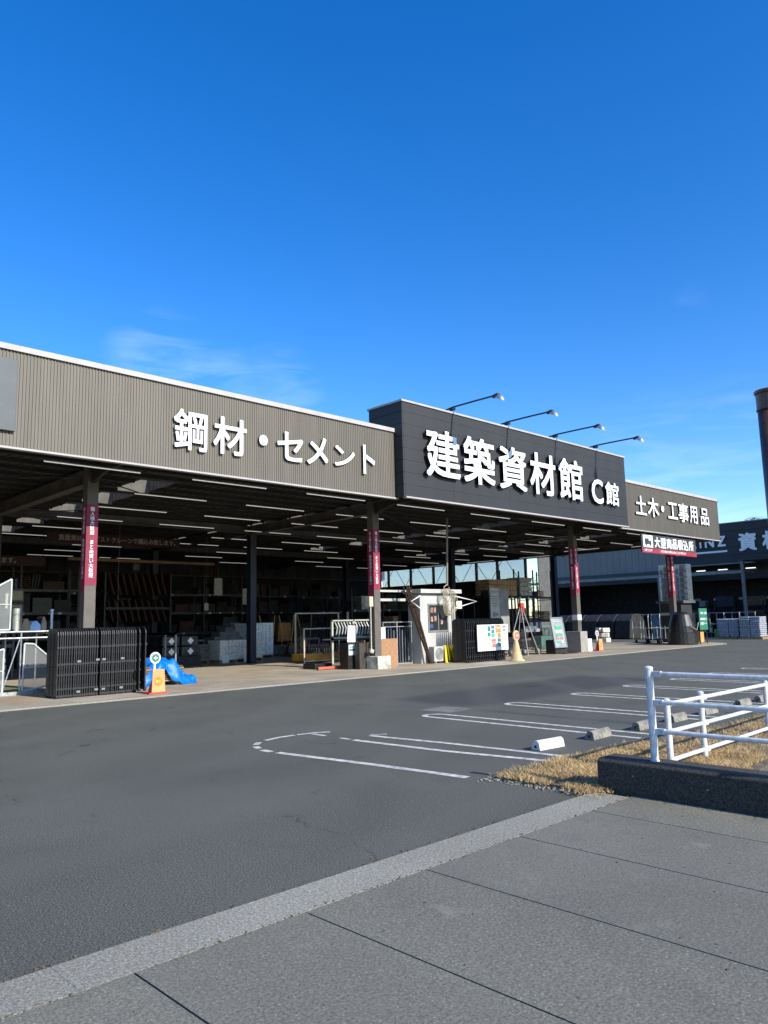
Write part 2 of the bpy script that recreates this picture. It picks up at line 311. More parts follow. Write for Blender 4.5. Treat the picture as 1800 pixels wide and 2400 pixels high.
def copy_tree(o, parent=None):
    c = o.copy(); COL.objects.link(c); c.parent = parent
    for ch in list(o.children): copy_tree(ch, c)
    return c
_gl = {}
def glyph(ch, depth=0.0, bold=0.0):
    """outline of one character in an em box of 1, grown outward by 'bold' em"""
    key = (ch, depth, bold)
    if key in _gl: return _gl[key]
    c = bpy.data.curves.new('glyph', 'FONT'); c.body = ch; c.size = 1; c.extrude = depth/2; c.resolution_u = 3
    o = bpy.data.objects.new('glyph', c); COL.objects.link(o)
    me = bpy.data.meshes.new_from_object(o.evaluated_get(bpy.context.evaluated_depsgraph_get()))
    vs = [tuple(v.co) for v in me.vertices]; fs = [tuple(p.vertices) for p in me.polygons]
    bpy.data.objects.remove(o); bpy.data.curves.remove(c); bpy.data.meshes.remove(me)
    if bold:
        V, F = [], []
        for i in range(5):
            dx, dy = ((0, 0), (bold, bold), (-bold, bold), (bold, -bold), (-bold, -bold))[i]
            k = len(V); dz = i*.0012
            V += [(x+dx, y+dy, z - dz) for x, y, z in vs]; F += [tuple(k+j for j in q) for q in fs]
        vs, fs = V, F
    if not vs: vs = [(0, 0, 0)]
    xs = [v[0] for v in vs]; ys = [v[1] for v in vs]
    _gl[key] = (vs, fs, (min(xs), max(xs), min(ys), max(ys))); return _gl[key]
def put_glyph(mb, ch, o, U, V, box, depth=0.0, bold=0.0, stretch=True):
    """box = (u0,u1,v0,v1) on the plane o + u*U + v*V; the glyph's own bounds fill it (stretch) or its em box does"""
    vs, fs, (a, b, c, d) = glyph(ch, depth, bold)
    if len(vs) < 3: return
    Nn = U.cross(V); u0, u1, v0, v1 = box
    if not stretch: a, b, c, d = 0.0, 1.0, -.12, .88
    P = []
    for x, y, z in vs:
        P.append(o + U*(u0+(x-a)/(b-a)*(u1-u0)) + V*(v0+(y-c)/(d-c)*(v1-v0)) + Nn*z)
    if depth:
        fr = [q for q in fs if len({round(vs[i][2], 5) for i in q}) == 1]; sd = [q for q in fs if len({round(vs[i][2], 5) for i in q}) > 1]
        mb.cur = 0; mb.add(P, fr); mb.cur = 1; mb.add(P, sd); mb.cur = 0
    else: mb.add(P, fs)
def text_line(mb, s, o, U, V, u0, v0, em, pitch=None, bold=.03, vertical=False, w=1.0):
    p = pitch or em; adv = 0
    for ch in s:
        if ch not in ' 　':
            narrow = ord(ch) < 256
            if vertical: put_glyph(mb, ch, o, U, V, (u0, u0+em*w, v0-adv-em, v0-adv), 0, bold, False)
            else: put_glyph(mb, ch, o, U, V, (u0+adv, u0+adv+em*w, v0, v0+em), 0, bold, False)
        adv += p*(.62 if (ord(ch) < 256 and not vertical) else 1)
XV, YV, ZV = Vector((1, 0, 0)), Vector((0, 1, 0)), Vector((0, 0, 1))

# ================================================================== SETTING
def struct(o): o['kind'] = 'structure'; return o  # scene coordinates from here on were back-projected from image pixels, then hardcoded
g = MB(); g.quad((-400, -400, 0), (900, -400, 0), (900, 900, 0), (-400, 900, 0)); o = g.build('ground', M_ASPH); o.location = (0, 0, 0)
for v in o.data.vertices: v.co += Vector((250, 250, 0))
struct(o)
# shop floor slab
g = MB(); g.prism([(-14, 17.4), (42.2, 17.4), (43.2, 17.8), (43.8, 18.9), (44.2, 45.6), (-14, 45.6)], 'Z', -.1, .03); o = g.build('shop_floor', M_FLOOR); struct(o)
g = MB(); g.box(-14, 42.2, 17.27, 17.397, -.1, .036); o = g.build('floor_kerb', M_KERB); struct(o)
# sidewalk slabs and kerb strip
XJ = [-6.5+1.05*i for i in range(0, 14)]; XJ = [1.86-1.053*k for k in range(9, 0, -1)] + [1.86, 2.92, 3.95, 5.01, 6.06]
g = MB()
for i in range(len(XJ)-1): g.box(XJ[i]+.006, XJ[i+1]-.006, -6.5, 3.765, -.08, .02)
g.box(XJ[-1]+.006, 12, -6.5, 3.765, -.08, .02)
o = g.build('sidewalk', M_WALK); struct(o)
g = MB(); g.box(-8, 12, -6.5, 3.78, -.06, .008); o = g.build('sidewalk_joint_bed', M_JOINT); struct(o)
g = MB(); xk = -8.0
while xk < 6.7: g.box(xk, min(xk+2.4, 6.72)-.002, 3.772, 4.14+random.uniform(-.003, .003), -.08, .0195); xk += 2.4
o = g.build('sidewalk_edging', M_KERB); struct(o)
# parking markings
def strip(mb, pts, w, z=.004):
    pts = [Vector((p[0], p[1], 0)) for p in pts]; L, Rr = [], []
    for i, p in enumerate(pts):
        d = (pts[min(i+1, len(pts)-1)]-pts[max(i-1, 0)]).normalized(); n_ = Vector((-d.y, d.x, 0))*w/2
        L.append(p+n_+Vector((0, 0, z))); Rr.append(p-n_+Vector((0, 0, z)))
    k = len(pts); mb.add(L+Rr, [(i, i+1, k+i+1, k+i) for i in range(k-1)])
def arc_u(x0, x1, y0, y1):
    c = (x0+x1)/2; r_ = (x1-x0)/2
    return [(x0, y0)] + [(c-r_*math.cos(a), y1-r_+r_*math.sin(a)) for a in [math.pi*i/10 for i in range(11)]] + [(x1, y0)]
g = MB()
strip(g, [(6.52, 5.55), (6.38, 6.9), (6.15, 8.5)], .11); strip(g, [(6.135, 8.62), (6.14, 8.84)], .10); strip(g, [(6.19, 8.98), (6.25, 9.16)], .09); strip(g, [(6.34, 9.28), (6.5, 9.43)], .09)
strip(g, [(6.66, 9.5), (6.95, 9.58), (7.25, 9.58)], .09); strip(g, [(7.3, 9.575), (7.62, 9.52), (7.8, 9.4)], .08)
strip(g, [(7.5, 9.46), (7.5, 9.15)], .08); strip(g, [(7.5, 8.8), (7.49, 8.58)], .07); strip(g, [(7.49, 8.5), (7.61, 6.85), (7.86, 5.42)], .11)
strip(g, [(7.93, 8.62), (7.95, 8.33), (8.1, 7.28), (8.19, 6.2), (8.23, 5.38)], .10); strip(g, [(7.98, 8.68), (8.18, 8.52)], .06)
for x, y0, t in ((10.05, 6.0, 9.62), (12.35, 6.0, 9.55), (14.7, 5.8, 9.52), (17.0, 5.6, 9.55), (19.35, 5.6, 9.5), (21.7, 5.6, 9.5), (24, 5.6, 9.5), (26.4, 5.6, 9.5)):
    pts = arc_u(x, x+.42, y0-.6, t); strip(g, pts, .10)
o = g.build('parking_markings', M_PAINT); struct(o)

# dry grass verge
g = MB(); g.prism([(6.68, 4.2), (6.66, 5.2), (7.6, 5.27), (9.5, 5.12), (13.5, 4.92), (22, 4.9), (22, 3.2), (9.0, 3.35), (8.55, 3.3), (8.4, 2.2), (8.3, -3), (7.0, -3), (7.0, 4.12)], 'Z', -.05, .035)
o = g.build('verge_soil', M_DIRT); struct(o)
def blades(name, regions, total, hmin, hmax):
    vs, fs, tn = [], [], []
    def inside(p, poly):
        x, y = p; c = False; j = len(poly)-1
        for i in range(len(poly)):
            if (poly[i][1] > y) != (poly[j][1] > y) and x < (poly[j][0]-poly[i][0])*(y-poly[i][1])/(poly[j][1]-poly[i][1])+poly[i][0]: c = not c
            j = i
        return c
    for poly, cnt in regions:
        xs = [p[0] for p in poly]; ys = [p[1] for p in poly]; k = 0
        while k < cnt:
            x = random.uniform(min(xs), max(xs)); y = random.uniform(min(ys), max(ys))
            if not inside((x, y), poly): continue
            cl = math.sin(x*5.1+y*2.3)*math.sin(y*6.7-x*1.9)+random.uniform(-.6, .6)
            if cl < -.75: k += 1; continue
            k += 1; h = random.uniform(hmin, hmax)*(1+.35*cl); a = random.uniform(0, 6.28); w = random.uniform(.0025, .006)
            lean = random.uniform(.2, 1.5)*h; b = random.uniform(0, 6.28); dx, dy = math.cos(b)*lean, math.sin(b)*lean; z0 = .03
            n0 = len(vs); ca, sa = math.cos(a)*w, math.sin(a)*w
            vs += [(x-ca, y-sa, z0), (x+ca, y+sa, z0), (x+ca*.7+dx*.45, y+sa*.7+dy*.45, z0+h*.65), (x-ca*.7+dx*.45, y-sa*.7+dy*.45, z0+h*.65), (x+dx, y+dy, z0+h)]
            fs += [(n0, n0+1, n0+2, n0+3), (n0+3, n0+2, n0+4)]
            t_ = min(1, max(0, .55+.28*cl+random.uniform(-.25, .25))); tn += [t_, t_]
    me = bpy.data.meshes.new(name); me.from_pydata(vs, [], fs); me.materials.append(M_GRASS)
    at = me.attributes.new('tone', 'FLOAT', 'FACE'); at.data.foreach_set('value', tn); me.update()
    o = bpy.data.objects.new(name, me); COL.objects.link(o)
    return tag(o, 'straw coloured dry grass on the narrow verge behind the mossy wall', 'grass', kind='stuff')
blades('dry_grass', [([(6.74, 4.26), (6.72, 5.12), (7.6, 5.22), (9.5, 5.08), (9.5, 3.5), (8.7, 3.45), (8.5, 3.3), (7.1, 3.3), (7.03, 4.16)], 42000),
    ([(9.5, 3.45), (9.5, 5.08), (13.5, 4.88), (22, 4.86), (22, 3.3)], 26000), ([(7.1, 3.3), (8.4, 3.3), (8.3, 0), (7.1, 0)], 9000), ([(6.55, 4.12), (6.66, 4.5), (6.95, 4.25), (6.78, 4.0)], 900), ([(6.6, 4.6), (6.62, 5.25), (6.8, 5.3), (6.8, 4.6)], 700), ([(6.6, 5.1), (6.62, 5.36), (9.4, 5.26), (9.4, 5.0)], 1500), ([(6.45, 3.9), (6.5, 4.35), (6.9, 4.3), (6.85, 3.95)], 260)], 0, .02, .055)
def scatter(name, label, cat, m, pts, s0, s1):
    g = MB()
    for x, y, z in pts:
        k = random.uniform(s0, s1); g.obox((x, y, z+k*.25), (k, k*random.uniform(.5, 1), k*.5), rz=random.uniform(0, 3), rx=random.uniform(-.3, .3))
    o = g.build(name, m); tag(o, label, cat, kind='stuff')
scatter('verge_gravel', 'crumbled concrete grit along the ragged front edge of the dry grass verge', 'gravel', M_KERB, [(6.62+random.gauss(0, .05), random.uniform(4.1, 5.35), .003) for _ in range(220)] + [(random.uniform(6.4, 8.5), 5.3+random.gauss(0, .05), .003) for _ in range(90)], .008, .032)
scatter('sidewalk_grit', 'tiny grit and dead leaf crumbs lying along the sidewalk edging', 'grit', M_DIRT, [(random.uniform(1.2, 6.7), 4.17+abs(random.gauss(0, .03)), .002) for _ in range(260)] + [(random.uniform(1.2, 6.7), 3.768+random.gauss(0, .012), .019) for _ in range(160)] + [(6.74+random.gauss(0, .03), random.uniform(.5, 4.0), .019) for _ in range(200)] + [(random.uniform(1.5, 6.5), random.uniform(1.6, 3.6), .02) for _ in range(60)], .004, .013)

# ================================================================== LOW WALL AND FENCES
t = thing('low_wall', 'low mossy black concrete wall beside the sidewalk under white pipe fence', 'wall', (6.95, 1, 0))
g = MB(); n = 26
for i in range(n):   # slightly uneven blocks butted into one wall
    pass
g.prism([(6.79, 0), (6.79, .30), (6.82, .325), (7.13, .325), (7.16, .30), (7.16, 0)], 'Y', -6.4, 4.13)
g.build('body', M_MOSS, t, bevel=.012)
g = MB()
for y, z in ((3.05, .17), (2.45, .18), (3.75, .20), (1.7, .17), (.9, .18)): g.cyl((6.7885, y, z), (6.784, y, z), .008, 8)
g.build('tie_hole', M_KERB, t)
def fence(name, label, posts, rails, rad, top, base):
    t = thing(name, label, 'fence', (posts[0][0], posts[0][1], base))
    for (x, y) in posts:
        g = MB(); g.lathe((x, y, 0), [(rad, base), (rad, top-.02), (rad+.004, top-.02), (rad+.004, top-.004), (rad*.6, top+.006), (.002, top+.009)], 16); g.build('post', M_FENCE, t, smooth=False)
        g = MB(); g.lathe((x, y, base), [(rad+.006, .0), (rad+.008, .035), (rad+.001, .04)], 16); g.build('collar', M_FENCE, t)
    return t
t = fence('pipe_fence', 'white three rail pipe fence running along the low wall towards the sidewalk', [(6.98, 3.62), (6.98, 1.4), (6.98, -.8)], None, .036, 1.20, .30)
for z in (1.135, .868, .602):
    g = MB(); g.cyl((6.98, 3.52, z), (6.98, -3, z-.01), .0215, 12); rl = g.build('rail', M_FENCE, t, smooth=False)
    g = MB(); g.obox((6.98, 3.55, z), (.036, .11, .05)); g.cyl((6.955, 3.535, z), (6.953, 3.535, z), .011, 8); b_ = g.build('bracket', M_FENCE, t, bevel=.006)
    g = MB(); g.cyl((6.9615, 3.53, z), (6.957, 3.53, z), .009, 8); g.build('bolt', M_STEEL, t)
t = fence('pipe_fence', 'lower white pipe fence on the grass turning away behind the corner post', [(8.0, 3.97), (8.95, 4.02), (11.3, 4.15), (13.6, 4.27), (15.9, 4.4)], None, .034, .79, .0)
for z in (.735, .445, .15):
    g = MB(); g.cyl((8.0, 3.97, z), (16, 4.41, z-.11), .023, 12); g.build('rail', M_FENCE, t, smooth=False)
    g = MB(); g.obox((8.95+.07, 4.025, z-.012), (.10, .06, .06)); g.obox((8.07, 3.975, z), (.09, .055, .055)); g.build('bracket', M_FENCE, t, bevel=.008)

# ================================================================== WHEEL STOPS
def wheel_stop(x, y, w, m, label, rz=0):
    t = thing('wheel_stop', label, 'wheel stop', (x+w/2, y+.07, 0), 'concrete wheel stops in the parking bays')
    g = MB(); g.prism([(y, 0.002), (y+.02, .105), (y+.055, .125), (y+.105, .12), (y+.15, .04), (y+.155, .002)], 'X', x, x+w)
    g.build('block', m, t, bevel=.008)
    g = MB()
    for q in (x-.001,): g.prism([(y+.06, .03), (y+.06, .065), (y+.095, .065), (y+.095, .03)], 'X', q-.002, q)
    g.build('end_recess', M_STEEL, t)
    t.rotation_euler.z = rz; return t
wheel_stop(8.36, 5.86, .50, M_NSTOP, 'white painted wheel stop nearest the grass verge', R(-5))
wheel_stop(9.50, 5.80, .50, M_WOODST, 'weathered grey wheel stop second from the white one, tilted', R(2))
for i, (x, lb) in enumerate(((10.66, 'wheel stop half hidden behind the tall fence post'), (11.75, 'wheel stop between the two short fence posts'), (12.9, 'wheel stop just right of the second short fence post'), (14.35, 'small wheel stop seen above the middle fence rail'), (15.25, 'farthest wheel stop, cut by the right edge of the photo'))):
    wheel_stop(x, 5.73-.01*i, .48, M_WOODST, 'grey concrete '+lb, R(random.uniform(-2, 2)))

# ================================================================== STORE BUILDING
FY = 17.5; ZB = 5.68; ZT = 7.88
B = thing('open_store_building', 'open fronted building materials store with tan and charcoal fascia', 'store building', (15, 30, 0))
def corrug(x0, x1, y, z0, z1, pitch=.075, d=.018):
    g = MB(); x = x0; pts = []
    while x < x1:
        for u, v in ((0, 0), (.30, 0), (.42, -d), (.78, -d), (.9, 0)): pts.append((min(x+u*pitch, x1), y+v))
        x += pitch
    k = len(pts); vs = [(a, b, z0) for a, b in pts] + [(a, b, z1) for a, b in pts]
    g.add(vs, [(i, i+1, k+i+1, k+i) for i in range(k-1)]); return g
corrug(-14, 17.57, FY, ZB, ZT).build('fascia', M_FASC, B)
corrug(32.02, 42.95, FY, ZB, ZT).build('fascia', M_FASC, B)
g = MB(); g.box(42.952, 42.99, FY-.03, FY+3, ZB, ZT); g.box(-14, 17.0, FY+.05, FY+.2, ZB+.02, ZT-.02); g.box(32.5, 42.94, FY+.05, FY+.2, ZB+.02, ZT-.02); g.build('fascia_return', M_FASC, B)
g = MB(); g.box(-14, 17.6, FY-.07, FY+.28, ZT, ZT+.13); g.box(32.0, 43.03, FY-.07, FY+.28, ZT, ZT+.13); g.box(42.99, 43.04, FY-.07, FY+3, ZT-.04, ZT+.128); g.build('coping', M_RIM, B)
g = MB(); g.box(-14, 17.55, FY-.06, FY+.10, ZB-.045, ZB); g.box(32.03, 43.0, FY-.06, FY+.10, ZB-.045, ZB); g.box(17.5, 31.98, 17.04, 17.2, ZB-.04, ZB+.01); g.build('drip_edge', M_RIM, B)
# blank panel at far left
g = MB(); g.box(1.0, 5.53, FY-.11, FY-.03, 6.02, 7.66); tag(g.build('blank_sign_panel', mat('blue_grey_panel', (.085, .10, .105), .6, var=.04), bevel=.01), 'blank blue grey sign panel on the tan fascia, cut by left edge', 'sign')
# charcoal sign box : stacked horizontal planks with vertical joints
g = MB(); z = ZB; k = 0
while z < 8.83:
    h = min(.405, 8.88-z)
    for a, b in ((17.5, 19.9), (19.9, 23.13), (23.13, 26.4), (26.4, 29.6), (29.6, 31.98)):
        g.box(a+.003, b-.003, 17.1, 17.16, z+.002, z+h+.001)
    g.box(17.44, 17.5, 17.104, 18.7, z+.004, z+h-.003); g.box(31.98, 32.04, 17.104, 18.7, z+.004, z+h-.003)
    z += .41
g.build('sign_box', M_DARK, B)
g = MB(); g.box(17.5, 31.98, 17.16, 18.7, ZB+.3, 8.86); g.build('sign_box_core', M_DARK, B)
g = MB(); g.box(17.40, 32.08, 17.06, 17.22, 8.88, 8.945); g.box(17.40, 17.56, 17.222, 18.75, 8.88, 8.944); g.box(31.93, 32.08, 17.222, 18.75, 8.88, 8.944); g.build('sign_box_coping', M_RIM, B)
# columns with magenta banners
COLX = [-3.0, 8.14, 18.45, 31.5, 41.45]
msg = '職人様大歓迎　まとめ買い大歓迎'
for i, x in enumerate(COLX):
    g = MB(); y = 19.7
    g.box(x, x+.3, y, y+.012, .3 if i in (2, 3) else .03, 6.0); g.box(x, x+.3, y+.288, y+.3, .03, 6.0); g.box(x, x+.012, y+.012, y+.288, .03, 5.99); g.box(x+.288, x+.3, y+.012, y+.288, .03, 5.99)
    c = g.build('column', M_COLM, B, bevel=.004)
    g = MB(); g.prism([(y, 5.95), (y, 5.5), (y-.9, 5.72), (FY+.28, 5.72), (FY+.28, 5.95)], 'X', x+.1, x+.2); g.build('bracket_beam', M_SOFF, c)
    g = MB(); g.box(x-.004, x+.304, y-.006, y-.001, 2.78, 4.93); g.box(x-.006, x-.001, y+.0, y+.3, 2.6, 4.93)
    bn = g.build('banner', M_RED, c)
    g = MB(); text_line(g, msg, Vector((x, y-.008, 0)), XV, ZV, .085, 4.86, .125, vertical=True, bold=.035)
    text_line(g, '法人様大歓迎　現場用品まとめ買い', Vector((x-.008, y+.3, 0)), -YV, ZV, .085, 4.86, .12, vertical=True, bold=.03)
    g.build('banner_writing', M_SIGNW, bn)
for (x, w) in ((18.30, .62), (31.30, .5)):
    if x < 20:
        g = MB(); g.box(x, x+w, 19.42, 20.2, .03, .47); o = g.build('column_plinth', mat('worn_plinth', (.62, .60, .50), .8, var=.3, scale=5, dirt=(.25, .22, .16)), B, bevel=.02)
    else:
        g = MB(); g.box(x-.1, x+w, 19.42, 20.2, .03, .98); o = g.build('column_plinth', mat('beige_plinth', (.30, .285, .25), .8, var=.1), B, bevel=.015)
g = MB(); g.box(31.49, 31.81, 19.688, 19.697, 1.5, 1.75); g.box(31.486, 31.497, 19.7, 19.99, 1.5, 1.75); g.build('notice', M_SIGNW, B)
# roof deck with skylight holes, purlins, beams
RZ = 6.02
SKX = (10.7, 19.2, 28.1, 37.0); SKY_ = (21.6, 24.3, 27.2, 30.6, 34.0, 38)
hx, hy = .55, .8
g = MB(); xs = sorted({-14, 43} | {s+d for s in SKX for d in (-hx, hx)}); ys = sorted({17.7, 45} | {s+d for s in SKY_ for d in (-hy, hy)})
for i in range(len(xs)-1):
    for j in range(len(ys)-1):
        cx, cy = (xs[i]+xs[i+1])/2, (ys[j]+ys[j+1])/2
        if any(abs(cx-s) < hx for s in SKX) and any(abs(cy-s) < hy for s in SKY_): continue
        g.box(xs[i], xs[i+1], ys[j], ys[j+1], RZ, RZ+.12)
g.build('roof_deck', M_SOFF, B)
for sx_ in SKX:
    for sy in SKY_:
        g = MB(); e = .03
        g.box(sx_-hx, sx_-hx+e, sy-hy, sy+hy, RZ-.05, RZ+.75); g.box(sx_+hx-e, sx_+hx, sy-hy, sy+hy, RZ-.05, RZ+.75); g.box(sx_-hx+e, sx_+hx-e, sy-hy, sy-hy+e, RZ-.05, RZ+.75); g.box(sx_-hx+e, sx_+hx-e, sy+hy-e, sy+hy, RZ-.16, RZ+.75)
        k = g.build('skylight', mat('skylight_curb', (.20, .19, .17), .7, var=.15), B)
        g = MB(); g.box(sx_-hx-.02, sx_+hx+.02, sy-hy-.02, sy+hy+.02, RZ+.752, RZ+.758); g.build('pane', M_PANE, k)
g = MB()
def clear(x0, x1, y, fn):
    segs = [(x0, x1)]
    for sx_ in SKX:
        if any(abs(y-sy) < hy+.08 for sy in SKY_): segs = [q for a_, b_ in segs for q in ([(a_, b_)] if sx_+hx <= a_ or sx_-hx >= b_ else [(a_, sx_-hx-.04), (sx_+hx+.04, b_)]) if q[1] > q[0]]
    for a_, b_ in segs: fn(a_, b_, y)
y = 18.3
while y < 45:
    clear(-14, 42.9, y, lambda a_, b_, y_: g.box(a_, b_, y_, y_+.05, RZ-.11, RZ-.003)); y += .92
g.build('purlins', M_SOFF, B)
g = MB(); x = -13.9
while x < 42.8:
    if not any(abs(x-q) < hx+.08 for q in SKX): g.box(x, x+.05, 17.75, 44.9, RZ-.03, RZ-.002)
    x += .3
g.build('deck_ribs', M_SOFF, B)
g = MB()
for x in COLX:
    g.box(x+.0, x+.3, 20.0, 44.8, 5.50, 5.515); g.box(x+.13, x+.17, 20.0, 44.8, 5.515, 5.87); g.box(x, x+.3, 20.0, 44.8, 5.862, 5.877)
for y in (27.4, 36.2):
    for a, b in zip([-14]+[c+.31 for c in COLX], COLX+[42.9]): g.box(a, b-.01, y+.1, y+.14, 5.56, 5.86); g.box(a, b-.01, y, y+.24, 5.545, 5.56)
g.build('roof_beam', M_BEAM, B)
g = MB()
for i in range(len(COLX)-1):
    for y0, y1 in ((20, 27.4), (27.4, 36)):
        a, b = COLX[i]+.3, COLX[i+1]
        g.cyl((a, y0, 5.7), (b, y1, 5.7), .018, 6); g.cyl((a, y1, 5.68), (b, y0, 5.68), .018, 6)
g.build('roof_bracing', M_STEEL, B)
# inner columns
for x in COLX[1:]:
    for y in (27.4, 36.2):
        g = MB(); g.box(x, x+.3, y, y+.015, .03, 5.545); g.box(x, x+.3, y+.285, y+.3, .03, 5.545); g.box(x+.14, x+.16, y+.015, y+.285, .03, 5.54)
        g.build('inner_column', M_NAVY, B)
# back wall and left wall : vertical sheets, pale band high up
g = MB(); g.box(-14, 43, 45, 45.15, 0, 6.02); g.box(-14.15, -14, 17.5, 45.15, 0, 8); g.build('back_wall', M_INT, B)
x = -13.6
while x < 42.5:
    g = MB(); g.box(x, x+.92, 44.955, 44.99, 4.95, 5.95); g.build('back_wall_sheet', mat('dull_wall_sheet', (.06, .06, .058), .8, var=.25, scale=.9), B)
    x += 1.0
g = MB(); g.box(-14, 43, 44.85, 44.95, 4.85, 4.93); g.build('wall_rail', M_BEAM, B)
# right side wall: lower solid, upper translucent band with posts
g = MB(); g.box(43, 43.12, 30.7, 45, .03, 2.3); g.box(43, 43.12, 30.7, 45, 3.0, 4.3); g.box(43, 43.12, 33.1, 36.4, 2.3, 3.0); g.box(43, 43.12, 37.8, 45, 2.3, 3.0); g.build('side_wall', M_INT, B)
g = MB(); g.box(43.02, 43.06, 30.7, 44.95, 4.35, 6.0); g.build('side_wall_window', M_POLY, B)
g = MB()
for y in (30.6, 33.0, 34.9, 37.6, 39.1, 41.5, 44.0): g.box(42.85, 43.0, y, y+.16, .03, 6.0)
g.box(42.86, 42.98, 30.76, 44.9, 4.28, 4.36); g.box(42.86, 42.98, 30.76, 44.9, 2.98, 3.08); g.build('side_wall_frame', M_STEEL, B)
g = MB()
for y in (31.3, 34.0, 36.6, 39.8, 42.2): g.cyl((42.83, y, 4.4), (42.83, y+1.1, 5.9), .02, 6); g.cyl((42.83, y+2.2, 4.4), (42.83, y+1.1, 5.9), .02, 6)
g.build('side_wall_brace', M_STEEL, B)
# rear yard fence panel visible through right opening
g = MB(); g.box(44.9, 46.3, 31.0, 31.08, .0, 6.6); tag(g.build('grey_screen_panel', mat('screen_grey', (.10, .105, .10), .8, var=.12), bevel=.01), 'tall pale grey screen panel standing beyond the open right end of the store', 'panel')

# ceiling light tubes (rows parallel to the front)
def ceiling_light(x, y, L=2.42, along='X', m=M_TUBE):
    t = thing('ceiling_light', 'slim lit strip light under the dark store roof, one of many in rows', 'ceiling light', (x, y, 5.5), 'strip lights in rows under the store roof')
    g = MB()
    if along == 'X': g.box(x, x+L, y-.018, y+.018, 5.56, 5.58)
    else: g.box(x-.02, x+.02, y, y+L, 5.56, 5.585)
    g.build('housing', M_GREY, t)
    g = MB()
    if along == 'X': g.cyl((x+.02, y, 5.545), (x+L-.02, y, 5.545), .013, 6)
    else: g.cyl((x, y+.02, 5.545), (x, y+L-.02, 5.545), .013, 6)
    g.build('tube', m, t); 
    g = MB()
    for q in (.25, .75):
        p = (x+L*q, y) if along == 'X' else (x, y+L*q)
        g.cyl((p[0], p[1], 5.585), (p[0], p[1], RZ-.002), .006, 5)
    g.build('hanger', M_STEEL, t)
    return t
for j in range(9):
    y = 17.92+2.95*j
    for k in range(-2, 9):
        x = 10.2+3.86*k+(0 if j % 2 == 0 else -.2)
        if x > 38.5 or y/max(x, .1) > 3.3: continue
        if (j, k) in ((4, 1), (4, 4), (6, 2), (7, 4), (6, 6), (3, 5), (5, 1), (6, 4), (5, 5), (7, 2), (7, 6), (8, 0), (8, 3), (8, 5), (6, -1), (7, -2)): continue
        ceiling_light(x, y)
for x, y in ((39.5, 23), (41.2, 27.5), (41.2, 32), (41.2, 36.5), (40.6, 19.2)): ceiling_light(x, y, 2.4, 'Y')

# ---------------------------------------------------------------- sign lettering
def sign(name, label, chars, o, U, V, depth, bold, loc, m=M_SIGNW, pname='letter'):
    t = thing(name, label, 'sign lettering', loc)
    for ch, bx in chars:
        g = MB(); put_glyph(g, ch, o, U, V, bx, depth, bold); g.build(pname, [m, M_RETURN], t)
    return t
zz = (6.22, 7.30)
sign('fascia_lettering', 'white raised Japanese letters for steel and cement on the left tan fascia', [('鋼', (9.37, 10.34, 6.2, 7.27)), ('材', (10.53, 11.58, 6.24, 7.27)), ('・', (12.0, 12.28, 6.66, 6.96)), ('セ', (12.62, 13.55, 6.33, 7.18)),
    ('メ', (13.70, 14.50, 6.34, 7.2)), ('ン', (14.76, 15.58, 6.42, 7.06)), ('ト', (15.94, 16.45, 6.3, 7.24))], Vector((0, FY-.085, 0)), XV, ZV, .05, .013, (13, FY-.1, 6.2))
sign('fascia_lettering', 'largest white raised Japanese letters on the charcoal sign box', [('建', (18.38, 20.12, 6.46, 8.12)), ('築', (20.32, 22.08, 6.44, 8.15)), ('資', (22.34, 24.06, 6.45, 8.1)), ('材', (24.29, 26.05, 6.45, 8.12)), ('館', (26.28, 28.08, 6.45, 8.15)),
    ('C', (28.76, 29.68, 6.48, 7.54)), ('館', (29.9, 31.03, 6.5, 7.54))], Vector((0, 16.97, 0)), XV, ZV, .09, .0165, (25, 16.95, 6.4))
sign('fascia_lettering', 'white raised Japanese letters for civil works goods on the right tan fascia', [('土', (33.42, 34.48, 6.42, 7.34)), ('木', (34.6, 35.74, 6.4, 7.36)), ('・', (36.0, 36.3, 6.74, 7.04)), ('工', (36.72, 37.78, 6.46, 7.3)),
    ('事', (37.88, 39.04, 6.38, 7.36)), ('用', (39.2, 40.1, 6.4, 7.32)), ('品', (40.52, 41.52, 6.4, 7.32))], Vector((0, FY-.085, 0)), XV, ZV, .05, .014, (38, FY-.1, 6.3))
# sign stand-offs: flat board sign under the right fascia
t = thing('loading_bay_sign', 'black and red board reading large goods loading point below the fascia', 'sign', (36.7, 17.45, 4.6))
g = MB(); g.box(33.75, 39.6, 17.40, 17.46, 4.62, 5.50); g.build('board', mat('sign_charcoal', (.045, .05, .05), .6), t, bevel=.005)
g = MB(); g.box(33.74, 39.61, 17.39, 17.398, 4.61, 4.83); g.build('red_strip', mat('sign_red', (.33, .03, .045), .6), t)
g = MB(); g.box(33.9, 34.85, 17.39, 17.398, 4.88, 5.46); g.build('icon_panel', M_SIGNW, t)
g = MB(); g.box(34.05, 34.45, 17.384, 17.389, 5.02, 5.30); g.box(34.47, 34.7, 17.384, 17.389, 5.02, 5.2); g.cyl((34.18, 17.383, 5.0), (34.18, 17.389, 5.0), .06, 12); g.cyl((34.58, 17.383, 5.0), (34.58, 17.389, 5.0), .06, 12); g.build('truck_icon', mat('icon_dark', (.04, .04, .045), .6), t)
g = MB()
for i, ch in enumerate('大型商品積込所'): put_glyph(g, ch, Vector((0, 17.392, 0)), XV, ZV, (35.05+i*.62, 35.05+i*.62+.55, 4.90, 5.42), 0, .03)
text_line(g, 'お車でどうぞ', Vector((0, 17.386, 0)), XV, ZV, 33.95, 4.67, .13); text_line(g, '大きな商品のお積み込みはこちらで承ります', Vector((0, 17.386, 0)), XV, ZV, 35.6, 4.67, .13, pitch=.14)
g.build('writing', M_SIGNW, t)
